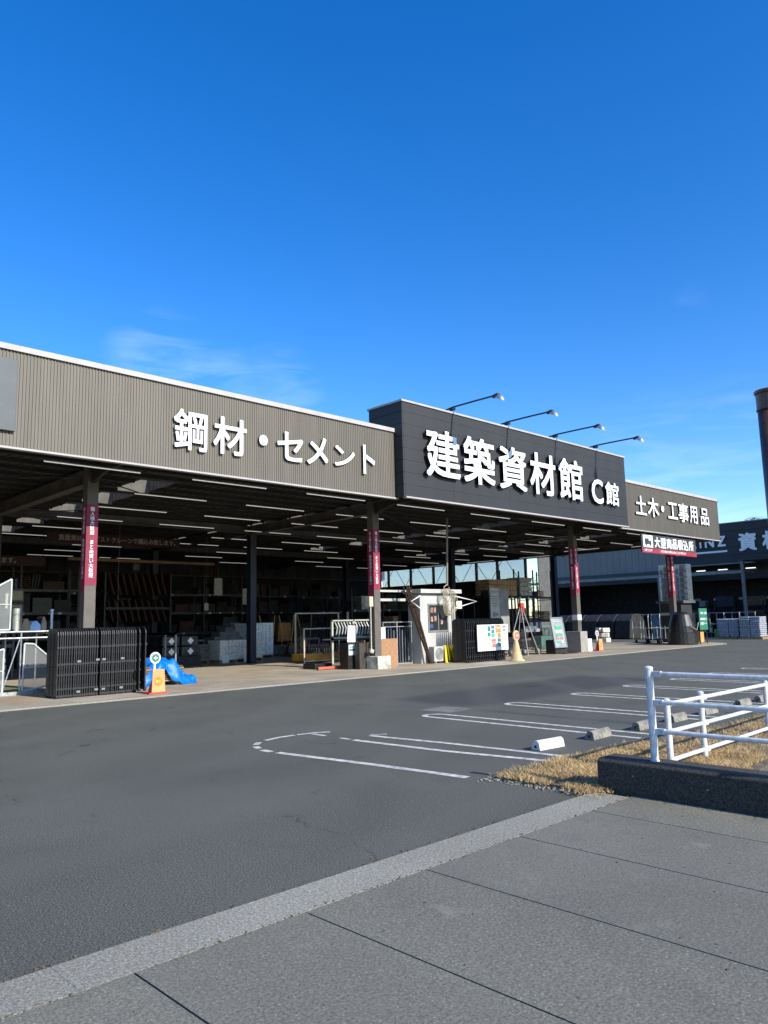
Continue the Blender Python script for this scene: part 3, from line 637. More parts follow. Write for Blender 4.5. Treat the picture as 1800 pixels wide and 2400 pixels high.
g = MB(); [g.cyl((x, 17.45, 5.45), (x, 17.45, 5.66), .02, 6) for x in (34.2, 36.6, 39.2)]; g.build('hanger', M_STEEL, t)

# ---------------------------------------------------------------- floodlights on arms
t = thing('floodlight', 'nearest arm mounted floodlight above the charcoal sign box', 'floodlight', (20.05, 17.15, 9.03), 'floodlights above the charcoal sign box')
X0 = 20.05
g = MB(); g.tube([(X0, 17.9, 9.06), (X0, 17.1, 9.14), (X0, 16.1, 9.14), (X0, 15.25, 9.13)], .032, 8); g.obox((X0, 17.14, 9.07), (.14, .2, .08)); g.build('arm', M_STEEL, t)
g = MB(); g.obox((X0, 15.2, 9.12), (.13, .26, .10), rx=R(-10)); g.build('ballast_box', M_STEEL, t, bevel=.02)
g = MB(); Mt = Matrix.Rotation(R(30), 3, 'X')
prof = [(.04, .10), (.09, .075), (.15, .0), (.165, -.03), (.165, -.04)]; vs = []; n = 18
for rad, z in prof: vs += [Vector((X0, 15.03, 9.0)) + Mt @ Vector((rad*.8*math.cos(2*math.pi*i/n), rad*1.25*math.sin(2*math.pi*i/n), z)) for i in range(n)]
g.add(vs, [(j*n+i, j*n+(i+1) % n, (j+1)*n+(i+1) % n, (j+1)*n+i) for j in range(len(prof)-1) for i in range(n)] + [tuple(range(n-1, -1, -1))])
hd = g.build('lamp_head', M_GALV, t, smooth=True)
g = MB(); g.add([Vector((X0, 15.03, 9.0)) + Mt @ Vector((.125*math.cos(2*math.pi*i/n), .195*math.sin(2*math.pi*i/n), -.035)) for i in range(n)], [tuple(range(n))]); g.build('lens', M_GREYL, hd)
for i, (x, lb) in enumerate(((23.25, 'second arm mounted floodlight from the left above the charcoal sign box'), (26.5, 'third arm mounted floodlight from the left above the charcoal sign box'), (29.65, 'farthest arm mounted floodlight above the charcoal sign box'))):
    c = copy_tree(t); c.location.x = x; c['label'] = lb

# ================================================================== FAR BUILDING (front plane X = 60, faces the lot)
FB = thing('far_store_building', 'dark navy and grey store building across the yard with long canopy', 'store building', (70, 20, 0))
g = MB(); z = 5.45
while z < 8.5:
    h = min(.6, 8.52-z); g.box(60, 60.08, -30, 28.9, z+.006, z+h-.006); z += .62
g.build('navy_fascia', M_BLUEW, FB)
g = MB(); g.box(60.06, 84, -30, 28.88, 5.5, 8.5); g.build('upper_wall', M_BLUEW, FB)
g = MB(); y = 28.92
while y < 41.2: g.box(60, 60.06, y, min(y+.58, 41.2), 5.2, 7.6); y += .6
g.box(60.05, 84, 28.92, 41.2, 5.2, 7.6); g.build('grey_wall', M_GRYW, FB)
g = MB(); g.box(59.92, 60.2, -30, 28.9, 8.52, 8.6); g.box(59.9, 59.998, -30, 28.9, 5.38, 5.46); g.build('trim', M_GRYW, FB)
g = MB(); g.box(60, 84, 28.9, 41.2, 4.3, 5.19); g.box(63, 84, -30, 28.9, 4.3, 5.5); g.build('lower_band', mat('far_blue_band', (.03, .04, .04), .5), FB)
g = MB(); g.prism([(60.0, 4.9), (57.0, 4.72), (57.0, 4.64), (60.0, 4.84)], 'Y', 21.8, 41); g.build('canopy', M_FILM, FB)
g = MB(); g.box(56.93, 57.03, 21.8, 41, 4.50, 4.66); g.build('canopy_gutter', mat('pale_blue_gutter', (.25, .26, .24), .5), FB)
g = MB()
y = 22
while y < 41: g.box(57.04, 59.96, y, y+.05, 4.60, 4.66); y += 1.5
g.build('canopy_rafter', M_GALV, FB)
for y in (21.8, 28.2): 
    g = MB(); g.box(57.02, 57.22, y-.1, y+.1, 0, 4.5 if y > 22 else 5.4); g.build('canopy_column', mat('grey_column', (.22, .22, .215), .6), FB)
g = MB(); g.box(66, 66.2, -30, 41.2, 0, 5.2); g.box(60, 84, 41.2, 41.35, 0, 7.6); g.build('inner_wall', mat('far_interior', (.018, .02, .03), .8, var=.4), FB)
g = MB(); g.box(56, 84, -30, 21.7, 5.36, 5.38); g.build('soffit', M_BEAM, FB)
for i in range(9):
    y = 12+i*2.1; g = MB(); g.box(65.7, 65.72, y, y+1.0, 2.72, 2.92); g.build('aisle_marker', mat('aisle_marker', (.35, .36, .36), .7), FB)
for y in (17.5, 19.5, 21.0, 23.0, 25.2, 27.0, 29.3):
    t = thing('ceiling_light', 'small lit strip light inside the far store across the yard', 'ceiling light', (63, y, 5.2), 'strip lights inside the far store')
    g = MB(); g.box(62.95, 63.05, y, y+.8, 5.18, 5.24); g.build('housing', M_WHT, t); g = MB(); g.cyl((63, y+.02, 5.15), (63, y+.78, 5.15), .03, 6); g.build('tube', M_TUBEF, t)
t = sign('store_name_sign', 'white store name letters and underline on the navy fascia across the yard', [('C', (27.6-27.6, .78, 6.78, 7.62)), ('A', (.95, 1.75, 6.78, 7.6)), ('I', (2.0, 2.14, 6.78, 7.6)), ('N', (2.42, 3.15, 6.78, 7.6)), ('Z', (3.4, 4.05, 6.78, 7.6)),
    ('資', (5.0, 6.35, 6.3, 7.68)), ('材', (6.75, 8.1, 6.3, 7.68)), ('館', (8.5, 9.85, 6.3, 7.68))], Vector((59.93, 28.0, 0)), -YV, ZV, .06, .03, (60, 26, 6.3))
g = MB(); g.box(59.94, 59.98, 23.9, 28.0, 6.33, 6.47); g.build('underline', M_SIGNW, t)
# trees peeping over the far roof
def leafy(name, label, c, rad, hgt, count, col, trunk=True):
    t = thing(name, label, 'tree', (c[0], c[1], 0), 'trees behind the far store')
    g = MB(); g.cyl((c[0], c[1], 0), (c[0]+.3, c[1], hgt-rad*.6), .22, 8, .08)
    for i in range(9):
        a = random.uniform(0, 6.28); e = random.uniform(.2, 1.1); L = rad*random.uniform(.6, 1.0)
        g.cyl((c[0]+.2, c[1], hgt-rad*1.2), (c[0]+.2+math.cos(a)*math.cos(e)*L, c[1]+math.sin(a)*math.cos(e)*L, hgt-rad+math.sin(e)*L), .05, 5, .012)
    g.build('trunk', M_BROWN, t)
    vs, fs = [], []
    for i in range(count):
        while True:
            p = Vector((random.uniform(-1, 1), random.uniform(-1, 1), random.uniform(-.8, 1)))
            if p.length < 1 and (math.sin(p.x*7+c[0])+math.sin(p.y*6)+math.sin(p.z*8)) > -.9+random.uniform(-.5, .5): break
        p = Vector((c[0]+p.x*rad, c[1]+p.y*rad, hgt-rad+p.z*rad)); s_ = random.uniform(.06, .13); d = Vector((random.gauss(0, 1), random.gauss(0, 1), random.gauss(0, 1))).normalized(); e = d.orthogonal().normalized()
        k = len(vs); vs += [p-e*s_, p+d*s_*.5, p+e*s_, p-d*s_*.5]; fs.append((k, k+1, k+2, k+3))
    g = MB(); g.add(vs, fs); g.build('crown', mat('foliage'+name, col, .7, var=.3, scale=2), t)
leafy('pine_tree', 'dark tree top just above the far store roof beside the brown pole', (104, 37.6), 2.2, 14.1, 3000, (.05, .065, .045))
leafy('pine_tree', 'thin treetop peeping over the far store roof next to the tan fascia corner', (110, 46.5), 2.0, 14.1, 1400, (.06, .07, .05))
leafy('broadleaf_tree', 'small tree seen through the gap beyond the right end of the store interior', (80, 54.5), 3.0, 7.0, 2600, (.06, .09, .05))
# brown pole
t = thing('sign_pole', 'tall round dark brown steel pole with capped top at the right edge', 'pole', (54.25, 17.92, 0))
g = MB(); g.lathe((54.25, 17.92, 0), [(.80, 0), (.80, 15.3)], 40); g.build('shaft', M_BRPOLE, t, smooth=True)
g = MB(); g.lathe((54.25, 17.92, 0), [(.81, 15.3), (.87, 15.32), (.87, 15.42), (.83, 15.45), (.84, 16.4), (.92, 16.5), (.95, 16.66), (.9, 16.7)], 40); g.build('cap', M_BRPOLE, t)

# ================================================================== GOODS AT THE FRONT
def bent_plate(x, y0=18.75, y1=19.42, h=1.68):
    """one folded plastic panel standing on edge, rounded top corner, seen edge on"""
    t = thing('plastic_pallet', '', 'plastic pallet', (x, y0, .03))
    pts = [(y0, .06), (y0, h-.16)] + [(y0+.16-.16*math.cos(a), h-.16+.16*math.sin(a)) for a in (R(30), R(60), R(90))] + [(y1-.16+.16*math.sin(a), h-.16+.16*math.cos(a)) for a in (0, R(30), R(60), R(90))] + [(y1, .06)]
    g = MB(); g.prism(pts, 'X', x, x+.034); g.build('panel', M_BLK, t, bevel=.006, seg=1)
    g = MB()
    for z in (.22, .55, .80, 1.2): g.box(x-.004, x+.046, y0-.008, y0+.02, z, z+.05)
    for yy in (y0+.2, y0+.42): g.box(x-.008, x-.0005, yy, yy+.03, .1, h-.1)
    for z in (.3, .75, 1.2): g.box(x-.0085, x-.001, y0+.04, y1-.04, z, z+.028)
    g.build('rib', M_BLK2, t)
    g = MB(); g.cyl((x-.004, y0+.02, .07), (x+.048, y0+.02, .07), .045, 10); g.cyl((x-.004, y1-.05, .07), (x+.048, y1-.05, .07), .045, 10); g.build('foot', M_BLK2, t)
    return t
P0 = bent_plate(7.14); used = False
def plates(x0, n, pitch, y, label, group):
    global used
    for i in range(n):
        c = P0 if not used else copy_tree(P0)
        used = True; c.location = (x0+i*pitch+random.uniform(-.004, .004), y+random.uniform(-.01, .01), .03+random.uniform(0, .006)); c['label'] = label; c['group'] = group; c.rotation_euler.z = random.uniform(-.006, .006)
plates(7.14, 18, .0565, 18.75, 'black plastic pallet stood on edge, left block by the left column', 'black pallets on edge, left block')
plates(8.20, 17, .0565, 18.75, 'black plastic pallet stood on edge, right block by the left column', 'black pallets on edge, right block')
plates(9.32, 2, .16, 18.95, 'loose black plastic pallet leaning at the right end of the rack', 'loose black pallets at the rack end')
plates(22.40, 22, .112, 18.9, 'black plastic pallet stood on edge, packed behind the poster board', 'black pallets on edge behind the poster board')
def tagplate(x, z, y=18.73):
    g = MB(); g.box(x, x+.09, y-.012, y-.008, z, z+.05); tag(g.build('price_tag', M_GREY), 'small grey tag plate on the black pallets by the left column', 'tag', 'grey tag plates on the black panels')
for x, z in ((7.62, .86), (8.08, .88), (8.24, .88), (8.72, .88), (7.62, .14), (8.06, .16), (8.24, .16), (8.7, .16)): tagplate(x, z)
# poster board
t = thing('poster_board', 'white poster board with coloured squares in front of black panels', 'board', (23.9, 18.8, .4))
g = MB(); g.box(22.93, 24.83, 18.76, 18.80, .44, 1.44); g.build('board', M_WHT, t, bevel=.006)
pal = {'t': M_TEAL, 'o': M_ORAN2, 'p': M_PINK, 'g': M_GREENL, 'y': mat('sand_poster_patch', (.7, .45, .2), .6)}
for x, z, w, h, c in ((23.55, 1.18, .17, .2, 't'), (23.55, .98, .17, .16, 't'), (23.78, 1.28, .2, .12, 't'), (23.78, 1.1, .2, .14, 't'), (23.78, .96, .2, .12, 'g'), (24.04, 1.12, .34, .30, 'o'), (24.16, .92, .2, .18, 'o'), (24.5, 1.3, .2, .09, 'p'), (24.5, 1.18, .16, .07, 't'),
                      (23.56, .78, .22, .12, 'y'), (23.80, .72, .26, .16, 'p'), (23.80, .56, .26, .14, 'p'), (24.14, .76, .22, .14, 't'), (24.14, .58, .22, .14, 'g'), (24.44, .62, .08, .3, 'y')):
    g = MB(); g.box(x, x+w, 18.752, 18.757, z, z+h); g.build('poster_patch', pal[c], t)
g = MB(); text_line(g, '資材館会員', Vector((0, 18.7485, 0)), XV, ZV, 23.83, .75, .045, bold=.03); text_line(g, '配達', Vector((0, 18.7485, 0)), XV, ZV, 24.1, 1.25, .1); g.build('writing', M_WHT, t)

def ad_sign(name, label, x, y, s=1.0, ring='g'):
    t = thing(name, label, 'standing sign', (x, y, .03))
    g = MB(); g.box(x-.24*s, x+.24*s, y-.2*s, y+.2*s, .03, .07); g.add([(x-.2*s, y-.02, .07), (x+.02*s, y-.16*s, .07), (x+.02*s, y+.16*s, .07), (x-.02*s, y, .55*s)], [(0, 1, 3), (1, 2, 3), (2, 0, 3)]); g.build('base', M_REDP, t, bevel=.01)
    g = MB(); g.prism([(x-.17*s, .06), (x+.19*s, .06), (x+.16*s, .62*s), (x-.15*s, .64*s)], 'Y', y-.19*s, y-.17*s); pl = g.build('plate', M_ORG, t)
    g = MB(); g.cyl((x, y-.194*s, .33*s), (x, y-.192*s, .33*s), .105*s, 20); k = g.build('round_mark', M_ORAN2, pl)
    g = MB(); text_line(g, '徐行', Vector((0, y-.197*s, 0)), XV, ZV, x-.08*s, .29*s, .08*s); g.build('writing', M_YEL, pl)
    g = MB(); g.tube([(x-.02, y, .5*s), (x-.01, y, .75*s)], .03, 8); g.build('neck', M_WHT, t)
    g = MB(); g.cyl((x, y-.02, .90*s), (x, y+.02, .90*s), .145*s, 24); h = g.build('head', M_WHT, t, bevel=.006)
    g = MB(); g.cyl((x, y-.026, .90*s), (x, y-.021, .90*s), .10*s, 20); g.build('head_mark', M_GREEN if ring == 'g' else M_REDP, h)
    g = MB(); g.box(x-.055, x+.055, y-.033, y-.028, .885*s, .915*s); g.box(x-.01, x+.01, y-.033, y-.028, .85*s, .95*s); g.build('head_symbol', M_WHT, h)
    return t
ad_sign('cone_sign', 'orange plate sign on red base with white round head beside black rack', 9.27, 17.98)
# blue tarp over lumber
t = thing('lumber_pile', 'low pile of dark boards half covered by the blue sheet', 'lumber pile', (10.6, 20.2, .03))
for i in range(8):
    g = MB(); g.obox((10.62+random.uniform(-.05, .05), 20.3, .16+i*.055), (1.25, .5, .04), rz=R(random.uniform(-3, 3))); g.build('board', M_BROWN if i % 3 else M_TIMB, t, bevel=.008)
g = MB(); g.box(9.95, 10.1, 20.0, 20.5, .03, .13); g.box(11.0, 11.15, 20.0, 20.5, .03, .13); g.build('bearer', M_KERB, t)
vs, fs = [], []; nx, ny = 34, 22
for i in range(nx):
    for j in range(ny):
        u, v = i/(nx-1), j/(ny-1); x = 9.92+u*1.68; y = 19.9+v*1.2
        z = .70 - .05*math.sin(u*9+v*3) + .045*math.sin(v*11+u*6) + .03*math.sin(u*23+v*9)*math.sin(v*17) + .025*math.sin(u*31-v*21)
        if u > .66: z -= ((u-.66)/.34)**.6*.60 - .09*abs(math.sin(u*26+v*5))*((u-.66)/.34)
        if v < .14: z -= (.14-v)*2.4*(1+.9*max(0, u-.35)*2)*(1+.3*math.sin(u*14))
        if u < .2: z -= (.2-u)*2.2
        vs.append((x+.02*math.sin(v*15), y+.03*math.sin(u*17), max(.05, z+.035*abs(math.sin(u*19+2.5*math.sin(v*7)))-.03*abs(math.sin(v*13+3*math.sin(u*8)))+random.uniform(-.014, .014))))
fs = [(i*ny+j, (i+1)*ny+j, (i+1)*ny+j+1, i*ny+j+1) for i in range(nx-1) for j in range(ny-1)]
g = MB(); g.add(vs, fs); o = g.build('blue_tarpaulin', M_BLUE, smooth=True); tag(o, 'bright blue crumpled sheet draped over the low lumber pile', 'tarpaulin'); q = o.modifiers.new('thick', 'SOLIDIFY'); q.thickness = .01

# left display frame
t = thing('steel_work_table', 'galvanised pipe table frame cut by the left edge beside black panels', 'table frame', (6.6, 21, .03))
g = MB()
for x in (5.2, 7.03, 7.83): g.cyl((x, 20.9, .03), (x, 20.9, 1.62), .024, 8); g.cyl((x, 22.1, .03), (x, 22.1, 1.62), .024, 8)
g.build('leg', M_GALV, t)
g = MB()
for z in (1.62, 1.46): g.cyl((5.0, 20.9, z), (7.85, 20.9, z), .026, 8); g.cyl((5.0, 22.1, z), (7.85, 22.1, z), .026, 8)
for x in (5.2, 6.5, 7.83): g.cyl((x, 20.9, 1.58), (x, 22.1, 1.58), .022, 8)
g.cyl((6.62, 20.9, .15), (7.0, 20.9, 1.45), .018, 8); g.build('rail', M_GALV, t)
g = MB(); g.box(5.0, 7.85, 20.95, 22.05, 1.60, 1.628); g.build('deck', M_STEEL, t)
g = MB(); g.box(4.9, 7.9, 20.78, 20.84, .03, .12); g.build('base_rail', M_GALV, t)
g = MB(); g.box(4.9, 7.85, 20.86, 22.6, .031, .06); tag(g.build('turf_mat', M_OLIVE), 'green turf mat under the galvanised table frame', 'mat')
def mesh_frame(name, label, poly, y, m=mat('pale_tube_paint', (.52, .56, .54), .5)):
    t = thing(name, label, 'mesh frame', (poly[0][0], y, 0)); n = len(poly)
    g = MB()
    for i in range(n): g.cyl((poly[i][0], y, poly[i][1]), (poly[(i+1) % n][0], y, poly[(i+1) % n][1]), .024, 8)
    zmid = (min(p[1] for p in poly)+max(p[1] for p in poly))/2; xs_ = [p[0] for p in poly]; g.cyl((min(xs_), y, zmid), (max(xs_), y, zmid), .014, 6); g.build('tube_frame', m, t)
    g = MB(); k = len(poly); g.add([(p[0], y+.012, p[1]) for p in poly], [tuple(range(k))]); g.build('wire_mesh', M_MESH, t)
    return t
mesh_frame('mesh_trolley_side', 'white framed wire mesh panel standing on the table top, cut by the left edge', [(5.6, 1.68), (6.75, 1.68), (6.75, 2.98), (6.3, 2.72), (5.6, 2.72)], 20.95)
mesh_frame('mesh_trolley_side', 'white framed wire mesh panel with sloped top under the table frame', [(7.08, .1), (7.75, .22), (7.72, .96), (7.33, 1.3), (7.1, 1.32)], 20.84)
mesh_frame('mesh_trolley_side', 'second low wire mesh panel under the table at the left edge', [(5.9, .1), (6.6, .1), (6.6, 1.2), (5.9, 1.0)], 20.84)
g = MB(); g.lathe((6.98, 21.2, 1.63), [(.13, 0), (.14, .01), (.14, .42), (.148, .43), (.148, .45), (.14, .46), (.14, .60), (.15, .61), (.12, .64), (.02, .65)], 24)
tag(g.build('steel_drum', mat('brushed_steel', (.55, .54, .5), .25, .95, var=.1), smooth=False), 'shiny steel can standing on the pipe table frame', 'steel can')
for x, z0, z1, lb in ((8.04, 1.62, 2.2, 'short white post at the right end of the pipe table'), (6.85, 2.25, 2.62, 'beige post with round finial behind the steel can')):
    g = MB(); g.lathe((x, 21.6, z0), [(.035, 0), (.035, z1-z0-.05), (.05, z1-z0-.04), (.05, z1-z0), (.02, z1-z0+.02)], 12); tag(g.build('short_post', M_WHT if z0 < 2 else M_BEIGE), lb, 'post')
# dark folded chair/bag heap on table
vs = []; g = MB()
t = thing('sheet_bundle', 'dark bundle of folded sheeting with a blue fold on the pipe table', 'bundle', (7.5, 21.4, 1.62))
for i, (x, w, h, m) in enumerate(((7.25, .25, .35, M_BLK2), (7.48, .3, .28, mat('blue_cloth', (.03, .09, .22), .8)), (7.7, .16, .4, M_BLK2))):
    g = MB(); g.prism([(x-w/2, 1.63), (x+w/2, 1.63), (x+w*.45, 1.63+h*.6), (x+w*.1, 1.63+h), (x-w*.3, 1.63+h*.85), (x-w*.5, 1.63+h*.4)], 'Y', 21.2, 21.7); g.build('fold', m, t, bevel=.03)
# stacked black grids under table
t = thing('crate_stack', 'stack of black slatted trays under the pipe table at left edge', 'trays', (6.35, 21.5, .06))
for i in range(14):
    g = MB(); g.box(6.05, 6.5, 21.2, 21.7, .07+i*.08, .07+i*.08+.045); g.build('tray', M_BLK2, t)

# ------------------------------------------------- around the middle column
t = thing('parts_bin', 'black bin with paper notice left of the middle column', 'bin', (18.15, 20.55, .03))
g = MB(); g.box(17.75, 18.2, 20.35, 20.8, .03, .92); g.build('body', M_BLK, t, bevel=.012)
g = MB(); g.box(17.78, 18.16, 20.343, 20.348, .52, .88); nt_ = g.build('notice', M_WHT, t); g = MB(); g.box(17.8, 18.14, 20.336, 20.341, .66, .74); g.box(17.82, 18.0, 20.336, 20.341, .78, .82); g.build('notice_print', M_TEAL, nt_)
t = thing('corrugated_sheet_pile', 'upright pack of dark brown corrugated sheets left of the middle column', 'sheet pack', (18.3, 20.2, .03))
for i in range(9):
    g = MB(); g.box(17.98+i*.045, 17.98+i*.045+.034, 20.0, 20.25, .03, .93+.008*(i % 3)); g.build('sheet', mat('brown_sheet', (.075, .06, .05), .6, var=.2), t)
t = thing('paper_sign_stand', 'white paper sheet clipped on a black stand left of the middle column', 'sign', (18.15, 20.5, .9))
g = MB(); g.obox((18.07, 20.5, 1.25), (.40, .015, .58), ry=R(4)); g.build('sheet', M_WHT, t); g = MB(); g.obox((18.04, 20.5, .93), (.38, .05, .06)); g.obox((18.10, 20.5, 1.57), (.36, .04, .03)); g.build('clip', M_BLK, t)
g = MB(); [g.box(17.92, 18.2-.03*(i % 3), 20.489, 20.4915, 1.02+i*.06, 1.03+i*.06) for i in range(8)]; g.build('print', M_GREY, t)
t = thing('rail_beam', 'thin orange red steel beam lying on the floor in front of bins', 'beam', (17.5, 21.0, .03))
g = MB(); g.box(16.95, 18.0, 21.0, 21.1, .05, .14); g.build('beam', mat('coral_steel', (.55, .13, .07), .5), t, bevel=.008); g = MB(); g.cyl((16.94, 21.05, .095), (16.99, 21.05, .095), .05, 10); g.build('end_cap', M_BLK, t)
g = MB(); g.box(17.2, 18.0, 21.5, 22.2, .03, .22); tag(g.build('black_tray', M_BLK, bevel=.02), 'flat black tray on the floor behind the orange red beam', 'tray')
def plywood(x0, x1, y, z1, lb, m=M_WOOD):
    t = thing('plywood_pack', lb, 'plywood', ((x0+x1)/2, y, .03))
    for i in range(4):
        g = MB(); g.box(x0+.012*i, x1+.008*i, y+i*.02, y+i*.02+.016, .031, z1-.01*i); g.build('board', m, t)
    return t
plywood(18.9, 19.86, 20.02, 1.04, 'light brown plywood boards leaning right of the middle column')
plywood(18.35, 18.75, 20.55, 1.0, 'dark reddish plywood boards standing behind the middle column', mat('dark_plywood', (.20, .09, .045), .7, var=.2, scale=6))
g = MB(); g.box(19.15, 19.58, 20.35, 20.37, 1.03, 1.45); o = g.build('leaflet', M_WHT); tag(o, 'white leaflet board above the light brown plywood', 'leaflet')
# electric box with conduit on left side of column M
t = thing('switch_box', 'cream electric box with conduit pipe down the middle column', 'electric box', (18.38, 19.8, 2.2))
g = MB(); g.box(18.24, 18.42, 19.72, 19.94, 2.19, 2.54); g.build('box', mat('cream_paint', (.62, .58, .38), .5), t, bevel=.012)
g = MB(); g.cyl((18.32, 19.76, 2.19), (18.32, 19.76, .72), .022, 8); g.build('conduit', M_BEIGE, t); g = MB(); g.obox((18.3, 19.74, .65), (.16, .12, .14), ry=R(20)); g.build('junction', M_BEIGE, t, bevel=.02)
# grating rack
t = thing('grating_rack', 'rack of upright grey metal gratings between plywood and kiosk', 'rack', (20.6, 20.9, .03))
for i in range(9):
    x = 19.95+i*.15; g = MB(); g.box(x, x+.03, 20.75, 21.3, .10, 1.32+.05*(i % 3)); g.build('grating', mat('slate_grating', (.10, .12, .15), .5, .3, var=.2) if i % 3 else M_GREY, t)
g = MB(); g.cyl((19.8, 20.72, 1.45), (21.35, 20.72, 1.45), .02, 8); g.cyl((19.8, 20.72, 1.62), (21.35, 20.72, 1.62), .02, 8); [g.cyl((x, 20.72, .03), (x, 20.72, 1.62), .018, 8) for x in (19.82, 20.55, 21.33)]; g.box(19.8, 21.35, 20.7, 21.4, .04, .09); g.build('rack_frame', M_GALV, t)
# rebar bundle leaning
t = thing('rebar_bundle', 'rusty brown bundle of steel bars leaning against the kiosk', 'steel bars', (21.55, 20.1, .03))
for i in range(16):
    a = random.uniform(-.05, .05); b = random.uniform(-.06, .06)
    g = MB(); g.cyl((21.62+a*.6, 20.02+b, .03), (20.75+a*4.2, 20.35+b, 2.85+random.uniform(-.15, .15)), .019, 5); g.build('bar', M_RUST, t)

# ------------------------------------------------- kiosk
t = thing('kiosk_booth', 'white panel booth with dark window and flat pale roof', 'kiosk', (22.45, 21.3, .03))
g = MB(); g.box(21.42, 23.46, 20.3, 20.95, .03, 2.66); g.build('wall', M_KIO, t, bevel=.01)
g = MB(); g.box(21.30, 23.70, 20.12, 21.1, 2.70, 2.86); g.build('roof', M_KIO, t, bevel=.015)
g = MB()
for a, b, z0, z1 in ((21.84, 21.90, 1.2, 2.30), (22.94, 23.0, 1.2, 2.30), (21.9, 22.94, 1.2, 1.27), (21.9, 22.94, 2.24, 2.30), (22.4, 22.44, 1.27, 2.24)): g.box(a, b, 20.27, 20.298, z0, z1)
w_ = g.build('window', M_GREY, t); g = MB(); g.box(21.9, 22.94, 20.285, 20.297, 1.27, 2.24); g.build('pane', M_GLASSD, w_)
g = MB()
for i, (x, z, m) in enumerate(((21.98, 1.95, 0), (22.16, 1.95, 0), (21.98, 1.6, 1), (22.18, 1.62, 1), (22.55, 1.5, 0))): g.box(x, x+.13, 20.279, 20.283, z, z+.2)
g.build('window_paper', mat('window_paper', (.40, .22, .18), .7, var=.4, scale=12), w_)
g = MB(); g.cyl((22.0, 20.26, 1.43), (22.0, 20.282, 1.43), .10, 16); g.build('round_sticker', mat('navy_sticker', (.05, .09, .25), .5), w_)
for x in (23.25, 23.36): 
    g = MB(); g.cyl((x, 20.26, .1), (x, 20.26, 2.6), .028, 8); g.build('drain_pipe', M_BEIGE, t)
for s_ in (-1, 1):
    x = 21.42 if s_ < 0 else 23.46
    g = MB(); g.tube([(x, 20.3, 2.6), (x+s_*.9, 19.9, 2.38), (x, 20.3, 2.12)], .03, 8); g.build('awning_arm', M_WHT, t)
g = MB(); g.box(19.3, 21.28, 20.6, 20.68, 2.75, 2.83); g.box(19.3, 21.28, 20.9, 21.0, 2.42, 2.52); tag(g.build('white_beam', M_KIO), 'long white beams running left from the kiosk roof', 'beam')
t = thing('air_conditioner_unit', 'white outdoor fan unit in front of the booth', 'air conditioner', (22.06, 20.0, .03))
g = MB(); g.box(21.68, 22.44, 19.88, 20.16, .10, .66); bd = g.build('casing', M_KIO, t, bevel=.015)
g = MB(); g.cyl((21.98, 19.873, .38), (21.98, 19.878, .38), .235, 28); gr = g.build('fan_grille', M_GREY, t)
g = MB()
for r_ in (.05, .09, .13, .17, .21): 
    pts = [(21.98+r_*math.cos(a), 19.868, .38+r_*math.sin(a)) for a in [i*math.pi/10 for i in range(21)]]; g.tube(pts, .005, 4)
g.build('grille_ring', M_KIO, gr); g = MB(); g.box(21.75, 21.83, 19.9, 20.14, .03, .10); g.box(22.3, 22.38, 19.9, 20.14, .03, .10); g.build('foot', M_KERB, t)
for x, y, a, lb in ((22.32, 19.8, 5, 'yellow folding warning board nearest the fan unit'), (22.78, 19.84, -9, 'yellow folding warning board leaning right of the other one')):
    t = thing('warning_board', lb, 'warning board', (x, y, .03)); g = MB(); g.obox((x, y, .36), (.24, .02, .66), rx=R(-8), ry=R(a)); b_ = g.build('front_leaf', M_YEL, t, bevel=.006); g = MB(); g.obox((x, y+.16, .36), (.24, .02, .66), rx=R(10), ry=R(a)); g.build('rear_leaf', M_YEL, t, bevel=.006)
    g = MB(); text_line(g, '足元注意', Vector((0, y-.075, 0)), XV, (ZV+Vector((math.tan(R(a))*1.0, .14, 0))).normalized(), x-.06, .50, .11, vertical=True); g.build('writing', M_BLK, t)
# hose on a drop pipe
t = thing('hose_reel_line', 'pale hose hanging from the roof and coiled beside the booth window', 'hose', (22.7, 20.1, 1.7))
g = MB(); g.cyl((22.88, 20.05, 5.7), (22.74, 20.05, 3.0), .04, 8); g.build('drop_pipe', mat('olive_pipe', (.20, .20, .16), .6), t)
for i in range(5):
    pts = [(22.66+.04*i+(.24+.02*i)*math.cos(a), 20.0-.03*i, 2.35+(.55-.03*i)*math.sin(a)+.02*math.sin(3*a+i)) for a in [k*math.pi/14 for k in range(29)]]
    g = MB(); g.tube(pts, .013, 6); g.build('hose_loop', M_ROPE, t, smooth=True)
g = MB(); g.tube([(22.74, 20.05, 3.05), (22.5, 20.0, 2.95), (22.42, 19.98, 2.6), (22.6, 19.98, 2.2), (22.85, 19.98, 2.6), (22.78, 20.0, 2.95)], .02, 6); g.build('hose_tail', M_ROPE, t, smooth=True)

# ------------------------------------------------- right front: cone, ladder, heap, boards
t = thing('sign_cone', 'cream traffic cone carrying a round sign right of the poster board', 'traffic cone', (24.28, 17.97, .03))
g = MB(); g.lathe((24.28, 17.97, .03), [(.31, 0), (.31, .03), (.27, .05), (.22, .10), (.09, .70), (.05, .82), (.04, .86)], 24); g.build('cone_body', M_CONE, t, smooth=True)
g = MB(); g.cyl((24.28, 17.93, 1.0), (24.28, 17.99, 1.0), .2, 24); h_ = g.build('head', M_CONE, t, bevel=.012); g = MB(); g.cyl((24.31, 17.92, 1.0), (24.31, 17.928, 1.0), .14, 20); g.build('head_mark', M_PINK, h_)
g = MB(); g.box(24.23, 24.36, 17.91, 17.918, .97, 1.03); g.build('head_bar', M_WHT, h_)
t = thing('step_ladder', 'open white legged step ladder with red top cap', 'ladder', (27.4, 20.3, .03))
ap = Vector((27.9, 20.3, 2.28))
